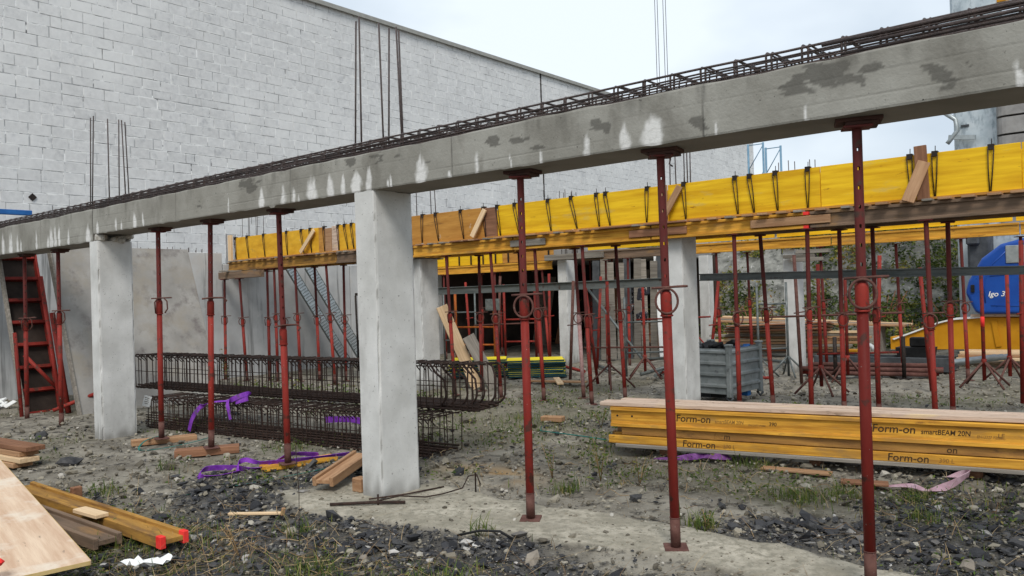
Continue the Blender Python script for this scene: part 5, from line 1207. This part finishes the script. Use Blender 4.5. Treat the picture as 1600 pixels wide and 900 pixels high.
# rebar bits on the footing
def bar(lb, pts, r, m=M_rebar, nm='rebar_offcut', cat='rebar'):
    b = MB(); b.tube(pts, r, 7); return tag(b.build(nm, m), lb, cat)
bar('thick rebar offcut lying on the footing before the near column', [(-5.32, 4.05, .03), (-5.05, 4.28, .035), (-4.85, 4.44, .03)], .013)
bar('bent thin rebar looping up at the near column foot', [(-5.08, 4.30, .03), (-4.98, 4.50, .05), (-4.80, 4.62, .04), (-4.78, 4.80, .03), (-4.72, 4.98, .05), (-4.74, 5.08, .13), (-4.66, 5.10, .15), (-4.62, 5.10, .07)], .006)
bar('straight thin bar lying along the near column foot', [(-5.18, 4.34, .03), (-5.04, 4.62, .03), (-4.98, 5.02, .02)], .007)
bar('short rebar stub standing in the footing', [(-5.02, 4.30, -.02), (-5.02, 4.30, .10)], .008)
bar('pair of thin stubs standing right of the near column', [(-4.64, 5.06, -.02), (-4.64, 5.06, .17), (-4.635, 5.06, .175)], .007)
bar('black bent wire loop on the footing right of the near column', [(-3.9, 4.05, .02), (-3.75, 4.12, .06), (-3.60, 4.16, .07), (-3.52, 4.20, .02)], .009, M_black, 'wire_loop', 'wire')
bar('thin green wire on the mud left of the timber stack', [(-6.1, 7.9, .03), (-5.85, 7.55, .05), (-5.3, 7.6, .03), (-4.9, 7.5, .04)], .007, M_green, 'green_wire', 'wire')
bar('thin upright wire rising from the gravel before the near column', [(-4.55, 3.20, -.02), (-4.56, 3.22, .40), (-4.57, 3.21, .72)], .0025, M_rebar, 'upright_wire', 'wire')
# slings and straps
def strap(lb, pts, w_, m, side=None, cat='strap', nm='lifting_sling'):
    P = [Vector(p) for p in pts]; out = []; so = []
    n = len(P)
    for i in range(n - 1):      # catmull-rom
        a, b_, c, d = P[max(i - 1, 0)], P[i], P[i + 1], P[min(i + 2, n - 1)]
        for t in np.linspace(0, 1, 6)[:-1]:
            out.append(.5 * ((2 * b_) + (c - a) * t + (2 * a - 5 * b_ + 4 * c - d) * t * t + (3 * b_ - a - 3 * c + d) * t ** 3))
            if side: so.append(Vector(side[i]).lerp(Vector(side[i + 1]), t))
    out.append(P[-1]); 
    if side: so.append(Vector(side[-1]))
    b = MB(); b.ribbon(out, w_, so if side else None, th=.004); return tag(b.build(nm, m), lb, cat)
U, H1, H2 = (0, 0, 1), (.7, -.7, .3), (.6, .8, .2)
strap('purple sling lying in loops on the mud before the cages', [(-6.90, 5.13, .08), (-7.12, 5.0, .09), (-6.98, 4.78, .12), (-6.95, 4.55, .07), (-7.02, 4.42, .05), (-7.22, 4.32, .06), (-7.35, 4.12, .07), (-7.18, 3.96, .05), (-7.05, 4.08, .05), (-7.0, 4.28, .06)], .055, M_purple, [(1, .2, .4), (.8, 0, .6), (.6, 0, .8), (.9, .1, .4), (1, 0, .5), (.7, .2, .8), (.3, .4, 1), (.9, .2, .5), (1, 0, .3), (1, 0, .6)])
strap('thin purple sling strand lying behind the first one on the mud', [(-6.62, 5.30, .09), (-6.70, 5.02, .10), (-6.82, 4.72, .10), (-7.0, 4.50, .10), (-7.12, 4.42, .13), (-7.16, 4.36, .10), (-7.08, 4.30, .04)], .045, M_purple, [(.5, 0, .9), (.8, 0, .5), (.4, 0, .9), (.8, 0, .6), (.3, .5, .8), (.3, .2, 1), (1, 0, .2)])
strap('purple sling tied round the lower cage, hanging down', [(-9.78, 5.27, .06), (-9.68, 5.26, .22), (-9.50, 5.27, .38), (-9.30, 5.32, .45), (-9.10, 5.38, .47), (-8.95, 5.42, .50)], .06, M_purple, [(1, .1, 0), (1, .1, 0), (1, .1, .3), (.3, .9, .2), (.3, .9, .2), U])
strap('purple sling knot sticking up from the lower cage', [(-8.92, 5.34, .26), (-8.95, 5.34, .36), (-9.0, 5.36, .46), (-8.85, 5.40, .53), (-8.66, 5.42, .58), (-8.70, 5.46, .54), (-8.92, 5.42, .47), (-8.78, 5.40, .49), (-8.62, 5.40, .53)], .06, M_purple, [(1, 0, 0), (1, 0, .2), (1, .2, .2), U, (.2, .5, .8), (.3, .5, .6), U, (.2, .4, .8), U])
strap('purple sling seen through the bars inside the lower cage', [(-7.6, 5.75, .30), (-7.2, 5.80, .33), (-6.9, 5.85, .30), (-6.6, 5.88, .31)], .07, M_purple, [U, (.2, .4, .8), U, (.3, .3, .8)])
strap('muddy dark purple strap on the mud left of the timber stack', [(-4.0, 7.0, .02), (-3.78, 7.02, .04), (-3.6, 7.2, .05), (-3.45, 7.15, .07), (-3.35, 7.3, .05)], .07, M_purpled, [(.2, 1, 0), (.2, 1, .3), (.3, .8, .5), (.2, .8, .4), (.2, 1, 0)])
strap('faded pink strap under the right end of the timber stack', [(-1.85, 7.02, .02), (-1.68, 7.05, .04), (-1.55, 7.0, .03), (-1.42, 7.12, .06), (-1.32, 7.3, .12), (-1.35, 7.45, .10), (-1.5, 7.5, .05)], .06, M_pinks, [(.2, 1, 0), (.2, 1, .4), (.2, 1, 0), (.4, .6, .6), (.4, .4, .8), U, (.2, 1, 0)])
strap('green strap lying across the gravel left of the near column', [(-6.72, 3.55, .02), (-6.62, 3.9, .03), (-6.55, 4.3, .03), (-6.45, 4.75, .04), (-6.4, 5.2, .05), (-6.5, 5.5, .04)], .05, M_green, [(1, 0, .2)] * 6, nm='plastic_strap')
strap('green strap loop at the tan plank by the farther column', [(-9.6, 4.85, .09), (-9.35, 4.5, .10), (-9.2, 4.35, .03), (-9.05, 4.55, .03), (-9.0, 4.9, .05), (-9.1, 5.2, .06)], .02, M_green, [(1, .5, 0)] * 6, nm='plastic_strap')
b = MB(); rr = random.Random(12)
gx_, gy_ = 9, 5; vv = []
for a in range(gx_):
    for c in range(gy_): vv.append((-5.20 + .24 * a / 8 + rr.uniform(-.012, .012), 2.34 + .18 * a / 8 + (.15 - .06 * math.sin(a)) * (c / 4 - .5) + rr.uniform(-.01, .01), .045 + rr.uniform(0, .045)))
b.add(vv, [(a * gy_ + c, (a + 1) * gy_ + c, (a + 1) * gy_ + c + 1, a * gy_ + c + 1) for a in range(gx_ - 1) for c in range(gy_ - 1)], 0, False)
tag(b.build('white_scrap', M_white), 'crumpled white scrap on the weeds near the sheet', 'scrap')
b = MB()
for k in range(9): b.box((-6.15 + random.uniform(-.2, .2), 5.05 + random.uniform(-.14, .14), .05 + random.uniform(0, .07)), (random.uniform(.1, .22), random.uniform(.08, .2), .02), ch=.006, rot=(random.uniform(-.6, .6), random.uniform(-.6, .6), random.uniform(0, 3)))
tag(b.build('black_film', M_black), 'crumpled black plastic film beside the beam offcut', 'plastic film')

# ================================================================== LOOSE GROUND COVER
def island_ramp(name, stops, rough=.7, bump=.4, bscale=60, spec=.15, trans=0, clump=0):
    m = bpy.data.materials.new(name); m.use_nodes = True; t = m.node_tree; N = t.nodes; L = t.links; bs = N['Principled BSDF']
    ge = N.new('ShaderNodeNewGeometry'); rp_ = N.new('ShaderNodeValToRGB'); cr = rp_.color_ramp
    cr.elements[0].position, cr.elements[0].color = stops[0][0], (*stops[0][1], 1)
    cr.elements[1].position, cr.elements[1].color = stops[-1][0], (*stops[-1][1], 1)
    for p, c in stops[1:-1]: e = cr.elements.new(p); e.color = (*c, 1)
    if clump:
        nz = N.new('ShaderNodeTexNoise'); nz.inputs['Scale'].default_value = clump; nz.inputs['Detail'].default_value = 3; L.new(ge.outputs['Position'], nz.inputs['Vector'])
        a_ = N.new('ShaderNodeMath'); a_.operation = 'MULTIPLY_ADD'; L.new(nz.outputs['Fac'], a_.inputs[0]); a_.inputs[1].default_value = 2.6; a_.inputs[2].default_value = -1.05
        b_ = N.new('ShaderNodeMath'); b_.operation = 'MULTIPLY_ADD'; L.new(ge.outputs['Random Per Island'], b_.inputs[0]); b_.inputs[1].default_value = .45; L.new(a_.outputs[0], b_.inputs[2])
        L.new(b_.outputs[0], rp_.inputs[0])
    else: L.new(ge.outputs['Random Per Island'], rp_.inputs[0])
    L.new(rp_.outputs[0], bs.inputs['Base Color'])
    bs.inputs['Roughness'].default_value = rough; bs.inputs['Specular IOR Level'].default_value = spec
    if bump:
        tc = N.new('ShaderNodeTexCoord'); n = N.new('ShaderNodeTexNoise'); n.inputs['Scale'].default_value = bscale; L.new(tc.outputs['Object'], n.inputs['Vector'])
        bp = N.new('ShaderNodeBump'); bp.inputs['Strength'].default_value = bump; bp.inputs['Distance'].default_value = .006; L.new(n.outputs['Fac'], bp.inputs['Height']); L.new(bp.outputs[0], bs.inputs['Normal'])
    if trans:
        tr = N.new('ShaderNodeBsdfTranslucent'); L.new(rp_.outputs[0], tr.inputs[0]); mx = N.new('ShaderNodeMixShader'); mx.inputs[0].default_value = trans
        o = N['Material Output']; L.new(bs.outputs[0], mx.inputs[1]); L.new(tr.outputs[0], mx.inputs[2]); L.new(mx.outputs[0], o.inputs[0])
    return m
M_stone = island_ramp('slate_gravel', [(0, (.016, .016, .018)), (.5, (.040, .040, .043)), (.85, (.075, .073, .071)), (.955, (.13, .12, .11)), (.985, (.33, .31, .28)), (1, (.48, .46, .43))], rough=.55, spec=.25)
M_pebble = island_ramp('mud_crumbs', [(0, (.08, .07, .055)), (.5, (.20, .176, .135)), (.93, (.31, .28, .22)), (1, (.46, .43, .38))], rough=.85)
M_grass = island_ramp('grass_blades', [(0, (.045, .075, .014)), (.5, (.10, .15, .03)), (.8, (.18, .20, .05)), (1, (.30, .24, .09))], rough=.6, bump=0, trans=.3)
M_weed = island_ramp('weed_leaves', [(0, (.035, .065, .013)), (.5, (.085, .135, .026)), (.85, (.16, .19, .045)), (1, (.27, .22, .07))], rough=.55, bump=0, trans=.3)
M_straw = island_ramp('dry_stems', [(0, (.13, .07, .035)), (.5, (.30, .20, .10)), (1, (.46, .35, .20))], rough=.8, bump=0)
M_hleaf = island_ramp('hill_leaves', [(0, (.022, .038, .011)), (.35, (.065, .098, .022)), (.6, (.14, .165, .035)), (.85, (.30, .26, .06)), (1, (.34, .17, .07))], rough=.6, bump=0, trans=.3, clump=1.3)
phi = (1 + 5 ** .5) / 2
ICO = np.array([(-1, phi, 0), (1, phi, 0), (-1, -phi, 0), (1, -phi, 0), (0, -1, phi), (0, 1, phi), (0, -1, -phi), (0, 1, -phi), (phi, 0, -1), (phi, 0, 1), (-phi, 0, -1), (-phi, 0, 1)]) / 1.902
ICF = np.array([(0, 11, 5), (0, 5, 1), (0, 1, 7), (0, 7, 10), (0, 10, 11), (1, 5, 9), (5, 11, 4), (11, 10, 2), (10, 7, 6), (7, 1, 8), (3, 9, 4), (3, 4, 2), (3, 2, 6), (3, 6, 8), (3, 8, 9), (4, 9, 5), (2, 4, 11), (6, 2, 10), (8, 6, 7), (9, 8, 1)])
def rotmats(n, tilt):
    a = RNG.uniform(0, 2 * np.pi, n); b = RNG.normal(0, tilt, n); c = RNG.normal(0, tilt, n)
    ca, sa, cb, sb, cc, sc = np.cos(a), np.sin(a), np.cos(b), np.sin(b), np.cos(c), np.sin(c)
    Rz = np.zeros((n, 3, 3)); Rz[:, 0, 0] = ca; Rz[:, 0, 1] = -sa; Rz[:, 1, 0] = sa; Rz[:, 1, 1] = ca; Rz[:, 2, 2] = 1
    Rx = np.zeros((n, 3, 3)); Rx[:, 0, 0] = 1; Rx[:, 1, 1] = cb; Rx[:, 1, 2] = -sb; Rx[:, 2, 1] = sb; Rx[:, 2, 2] = cb
    Ry = np.zeros((n, 3, 3)); Ry[:, 1, 1] = 1; Ry[:, 0, 0] = cc; Ry[:, 0, 2] = sc; Ry[:, 2, 0] = -sc; Ry[:, 2, 2] = cc
    return Rz @ Rx @ Ry
def stones(name, x, y, size, m, lift=.25, jit=.32, flat=(.3, .75), zf=gz, kind='stuff'):
    n = len(x)
    v = ICO[None] * (1 + RNG.uniform(-jit, jit, (n, 12, 1))) + RNG.normal(0, .10, (n, 12, 3))
    sc = np.stack([RNG.uniform(.75, 1.35, n), RNG.uniform(.6, 1.0, n), RNG.uniform(flat[0], flat[1], n)], 1) * size[:, None]
    v = v * sc[:, None, :]; v = np.einsum('nij,nkj->nki', rotmats(n, .28), v)
    z = zf(x, y); v += np.stack([x, y, z + size * lift * flat[0]], 1)[:, None, :]
    F = (ICF[None] + (np.arange(n) * 12)[:, None, None]).reshape(-1, 3)
    return np_mesh(name, v.reshape(-1, 3), F, m)
def sample(n, dmin=2.2, dmax=19, wide=.75):
    th = RNG.uniform(-wide, wide, n); d = np.exp(RNG.uniform(np.log(dmin), np.log(dmax), n))
    a = th + yaw; return -np.sin(a) * d, np.cos(a) * d
def clear(x, y):
    """False where columns, stacks and sheets stand"""
    ok = np.ones(len(x), bool)
    for x0, x1, y0, y1 in [(-5.42, -5.1, 4.42, 4.9), (-10.63, -10.34, 4.42, 4.9), (-5.44, -5.18, 10, 10.48)]: ok &= ~((x > x0) & (x < x1) & (y > y0) & (y < y1))
    return ok & (x > -16.4)
x, y = sample(190000, 2.3, 13)
g = gravel_mask(x, y); f_ = foot_mask(x, y)
keep = (RNG.random(len(x)) < (g * .46 + .009) * (1 - .96 * f_)) & clear(x, y)
x, y = x[keep], y[keep]; dd = np.hypot(x, y)
sz = np.clip(np.exp(RNG.normal(np.log(.0085), .66, len(x))), .0035, .06) * np.clip(dd / 5, .8, 1.3)
tag(inst('slate_gravel', stones('slate_gravel', x, y, sz, M_stone, lift=.1, flat=(.18, .55), jit=.38)), 'dark slate gravel scattered over the muddy ground', 'gravel', kind='stuff')
x, y = sample(150000, 2.3, 18)
keep = (RNG.random(len(x)) < .28 * (.25 + fbm(x, y, 1.3, 101)) * (1 - .6 * foot_mask(x, y))) & clear(x, y)
x, y = x[keep], y[keep]; dd = np.hypot(x, y)
sz = np.clip(np.exp(RNG.normal(np.log(.0065), .6, len(x))), .0025, .045) * np.clip(dd / 5, .8, 1.8)
tag(inst('mud_crumbs', stones('mud_crumbs', x, y, sz, M_pebble, flat=(.35, .8), lift=.1)), 'crumbs of earth and pebbles over the mud', 'pebbles', kind='stuff')
# individual rocks
for x, y, s_, lb in [(-3.35, 5.55, .085, 'dark pointed rock just right of the third prop'), (-2.72, 5.75, .075, 'dark rock on the mud between two front props'), (-1.72, 5.88, .085, 'dark rock left of the nearest prop'), (-1.98, 5.60, .10, 'broad flat dark rock left of the nearest prop'),
                      (-3.16, 3.95, .11, 'pale brown cracked rock at the footing edge'), (-2.95, 3.62, .10, 'angular black rock at the bottom edge, middle'), (-4.15, 6.15, .07, 'dark slab among weeds behind the third prop'), (-11.2, 4.05, .14, 'dark rock left of the farther front column'),
                      (-0.98, 5.35, .10, 'pale grey flat rock near the bottom right corner'), (-4.1, 3.38, .07, 'flat slate piece in the foreground gravel'), (-9.1, 3.55, .16, 'low black lump of asphalt behind the plank pile'), (-2.05, 7.15, .12, 'round grey stone under the timber stack')]:
    me = stones('rock', np.array([x]), np.array([y]), np.array([s_ * .62]), mat('rock_slate', (.028, .028, .031), (.075, .073, .072), scale=9, rough=.5, bump=.6, bscale=30) if 'pale' not in lb and 'round' not in lb else mat('rock_pale', (.15, .13, .11), (.30, .26, .21), scale=9, rough=.8, bump=.6, bscale=30), jit=.22, flat=(.5, .7), lift=.5)
    tag(inst('rock', me), lb, 'rock')

def blades(name, x, y, h, wd, m, lean=.5, zf=gz, z0=None):
    n = len(x); a = RNG.uniform(0, 2 * np.pi, n); l = np.abs(RNG.normal(0, lean, n)) * h
    dx, dy = np.cos(a), np.sin(a); px_, py_ = -dy, dx; z = zf(x, y) - .01 if z0 is None else z0
    V = np.zeros((n, 7, 3))
    for k, t in enumerate((0, .4, .75)):
        w_ = wd * (1 - t * .6)
        bx, by, bz = x + dx * l * t ** 1.8, y + dy * l * t ** 1.8, z + h * (t - .25 * t * t * np.minimum(l / h, 1.5))
        V[:, 2 * k] = np.stack([bx - px_ * w_, by - py_ * w_, bz], 1); V[:, 2 * k + 1] = np.stack([bx + px_ * w_, by + py_ * w_, bz], 1)
    V[:, 6] = np.stack([x + dx * l, y + dy * l, z + h * (1 - .25 * np.minimum(l / h, 1.5))], 1)
    T = np.array([(0, 1, 3), (0, 3, 2), (2, 3, 5), (2, 5, 4), (4, 5, 6)])
    return np_mesh(name, V.reshape(-1, 3), (T[None] + (np.arange(n) * 7)[:, None, None]).reshape(-1, 3), m)
def leaf_mesh(name, P, size, m, tilt=.7):
    n = len(P); q = np.array([(-1, 0, 0), (0, -.42, .12), (1, 0, 0), (0, .42, .12)])
    v = q[None] * size[:, None, None]; v = np.einsum('nij,nkj->nki', rotmats(n, tilt), v) + P[:, None, :]
    return np_mesh(name, v.reshape(-1, 3), np.arange(n * 4).reshape(n, 4), m)
# grass tufts
x, y = sample(60000, 2.3, 15)
mm = moss_mask(x, y) * sstep(.42, .62, fbm(x, y, 3.5, 131))
keep = (RNG.random(len(x)) < mm * .75 + .004) & clear(x, y) & (foot_mask(x, y) < .4)
x, y = x[keep], y[keep]; dd = np.hypot(x, y)
hh = np.clip(RNG.lognormal(np.log(.045), .5, len(x)), .015, .16)
tag(inst('grass', blades('grass', x, y, hh, .0022 * np.clip(dd / 4, .8, 2.2), M_grass, lean=.8)), 'short grass and weeds growing through the mud', 'grass', kind='stuff')
# a few stronger tufts
tx, ty = [], []
for cx_, cy_, r_, n in [(-2.35, 6.35, .22, 260), (-2.05, 6.6, .15, 130), (-2.62, 5.22, .10, 150), (-3.05, 7.1, .18, 120), (-1.6, 6.75, .15, 120), (-5.6, 2.75, .35, 320), (-5.95, 2.45, .25, 180), (-4.2, 3.05, .2, 160), (-4.05, 5.55, .12, 110), (-6.5, 8.2, .5, 300), (-3.85, 4.25, .08, 60), (-4.95, 3.5, .15, 90), (-1.45, 6.3, .12, 80), (-7.4, 3.2, .12, 80), (-7.9, 4.0, .1, 60), (-3.4, 3.35, .2, 100), (-7.6, 5.3, .15, 70)]:
    tx.append(RNG.normal(cx_, r_ * .6, n)); ty.append(RNG.normal(cy_, r_ * .6, n))
x, y = np.concatenate(tx), np.concatenate(ty)
hh = np.clip(RNG.lognormal(np.log(.075), .4, len(x)), .03, .2)
tag(inst('grass_tufts', blades('grass_tufts', x, y, hh, np.full(len(x), .0035), M_grass, lean=.9)), 'loose tufts of yellow green grass on the mud', 'grass', kind='stuff')
# low leafy weeds
x, y = sample(70000, 2.3, 14)
mm = moss_mask(x, y) * sstep(.40, .62, fbm(x, y, 2.6, 151))
keep = (RNG.random(len(x)) < mm * .85) & clear(x, y) & (foot_mask(x, y) < .3)
x, y = x[keep], y[keep]; dd = np.hypot(x, y)
P = np.stack([x, y, gz(x, y) + RNG.exponential(.022, len(x))], 1)
tag(inst('low_weeds', leaf_mesh('low_weeds', P, RNG.uniform(.006, .016, len(x)) * np.clip(dd / 4.5, .9, 2), M_weed)), 'low leafy weeds covering patches of the ground', 'weeds', kind='stuff')
# dry stems
x, y = sample(16000, 2.3, 9)
keep = (RNG.random(len(x)) < .10 + .5 * np.exp(-(((x + 5.2) / 1.0) ** 2 + ((y - 2.9) / .7) ** 2)) + .25 * moss_mask(x, y)) & (foot_mask(x, y) < .5)
x, y = x[keep], y[keep]
tag(inst('dry_stems', blades('dry_stems', x, y, RNG.uniform(.02, .16, len(x)), np.full(len(x), .0019), M_straw, lean=2.6)), 'dry straw coloured stems lying over the ground', 'stems', kind='stuff')
tw = MB(); rr = random.Random(5)
for k in range(150):
    if k < 95: x_, y_ = rr.gauss(-5.0, .8), rr.gauss(3.0, .4)
    else: x_, y_ = rr.uniform(-6, -1), rr.uniform(5.4, 7)
    a = rr.uniform(0, 6.28); l = rr.uniform(.08, .32); z_ = float(gz(x_, y_)) + .012; p = []; 
    for t in range(5):
        p.append((x_, y_, z_ + rr.uniform(0, .03) + (.05 if t == 2 and k % 3 == 0 else 0))); a += rr.uniform(-.5, .5); x_ += math.cos(a) * l / 4; y_ += math.sin(a) * l / 4
    tw.tube(p, [.0028, .0026, .0022, .0018, .001], 4)
tag(tw.build('twigs', M_straw), 'brown twigs and stalks strewn over the gravel', 'twigs', kind='stuff')
# individual weeds
def weed(lb, x, y, h, n, leaf, spread, m=None, seed=0, ns=3):
    rr = np.random.default_rng(seed); z = float(gz(x, y)); root = thing('weed_plant', lb, 'weed', (x, y, z)); P = []
    b = MB()
    for k in range(ns):
        a = rr.uniform(0, 6.28); tip = Vector((math.cos(a) * spread * rr.uniform(.3, 1), math.sin(a) * spread * rr.uniform(.3, 1), h * rr.uniform(.65, 1)))
        b.tube([(0, 0, -.02), tip * .5 + Vector((0, 0, h * .06)), tip], [.005, .004, .002], 5)
        for q in range(n // ns):
            t = rr.uniform(.25, 1.02); P.append(np.array(tip) * t + rr.normal(0, leaf * 1.1, 3))
    b.build('stem', M_straw, root)
    P = np.array(P); inst('leaves', leaf_mesh('leaves', P, rr.uniform(.6, 1.2, len(P)) * leaf, m or M_weed, tilt=.9), root)
for i, a in enumerate([(-4.02, 6.05, .42, 70, .022, .15, 'tall leafy weed just behind the third prop'), (-4.45, 5.9, .30, 40, .020, .12, 'slender weed left of the third prop'), (-3.62, 6.05, .30, 45, .020, .16, 'leafy weed right of the third prop'), (-5.0, 7.9, .55, 80, .024, .2, 'tall thin weed in the green patch right of the cages'), (-5.55, 8.4, .30, 60, .024, .2, 'low weed in the green patch beyond the cages'),
                       (-15.6, 9.3, .75, 70, .035, .2, 'weed growing at the foot of the basement wall'), (-13.2, 12.3, .9, 70, .035, .3, 'weed beside the black metal stand'), (-4.86, 2.95, .28, 60, .014, .14, 'reddish dry seed plant in the gravel at the bottom'), (-2.58, 5.2, .13, 120, .012, .10, 'mossy green cushion at the foot of the second front prop')]):
    weed(a[6], a[0], a[1], a[2], a[3], a[4], a[5], m=M_straw if 'reddish' in a[6] else None, seed=i)
# debris behind the cages: leafy rubbish
x = RNG.uniform(-14.5, -9, 900); y = RNG.uniform(8.0, 9.6, 900); P = np.stack([x, y, gz(x, y) + RNG.exponential(.05, 900)], 1)
tag(inst('weed_patch', leaf_mesh('weed_patch', P, RNG.uniform(.02, .05, 900), M_weed)), 'green weeds and litter behind the cages', 'weeds', kind='stuff')
# hill growth
x = RNG.uniform(-18, 4, 90000); y = RNG.uniform(21.5, 26.6, 90000)
cov = sstep(.49, .57, fbm(x, y, .42, 171) + .13 * sstep(-5.5, -7.5, x)) * sstep(.40, .52, fbm(x, y, 1.9, 175) + .06)
keep = RNG.random(len(x)) < cov; x, y = x[keep], y[keep]
P = np.stack([x, y - RNG.exponential(.12, len(x)), hz(x, y) + RNG.exponential(.10, len(x))], 1)
tag(inst('hill_growth', leaf_mesh('hill_growth', P, RNG.uniform(.035, .085, len(x)), M_hleaf, tilt=.9)), 'brambles and creepers growing over the rubble hill', 'undergrowth', kind='stuff')
def bush(lb, x, y, r, n, m, seed):
    rr = np.random.default_rng(seed); z = float(hz(x, y)); root = thing('bush', lb, 'bush', (x, y, z - .1))
    b = MB()
    for k in range(6):
        a = rr.uniform(0, 6.28); b.tube([(0, 0, 0), (math.cos(a) * r * .3, math.sin(a) * r * .3, r * .7), (math.cos(a) * r * .6, math.sin(a) * r * .6, r * rr.uniform(.9, 1.3))], [.04, .025, .01], 5)
    b.build('stem', M_brown, root)
    c = rr.normal(0, 1, (14, 3)); c /= np.linalg.norm(c, axis=1)[:, None]; c = c * r * rr.uniform(.35, .8, (14, 1)); c[:, 2] = np.abs(c[:, 2]) * .9 + r * .4
    P = c[rr.integers(0, 14, n)] + rr.normal(0, r * .2, (n, 3)); inst('foliage', leaf_mesh('foliage', P, rr.uniform(.035, .08, n), m, tilt=1.0), root)
for i, (x, y, r, lb) in enumerate([(-13.2, 22.6, 1.1, 'dense green bush on the hill left of the middle column'), (-11.9, 22.2, .8, 'dark bush just left of the narrow white column'), (-9.4, 22.6, .9, 'bush on the hill above the white sheets'), (-7.9, 22.9, .9, 'yellowish bush on the hill behind the right back column'), (-6.1, 23.1, 1.1, 'pale feathery bush on the hill crest'), (-5.2, 22.2, .8, 'bramble bush on the hill left of the crane'), (-4.2, 22.6, .9, 'dark bush beside the blue crane housing')]):
    bush(lb, x, y, r, 900, M_hleaf if i not in (4,) else M_grass, 30 + i)
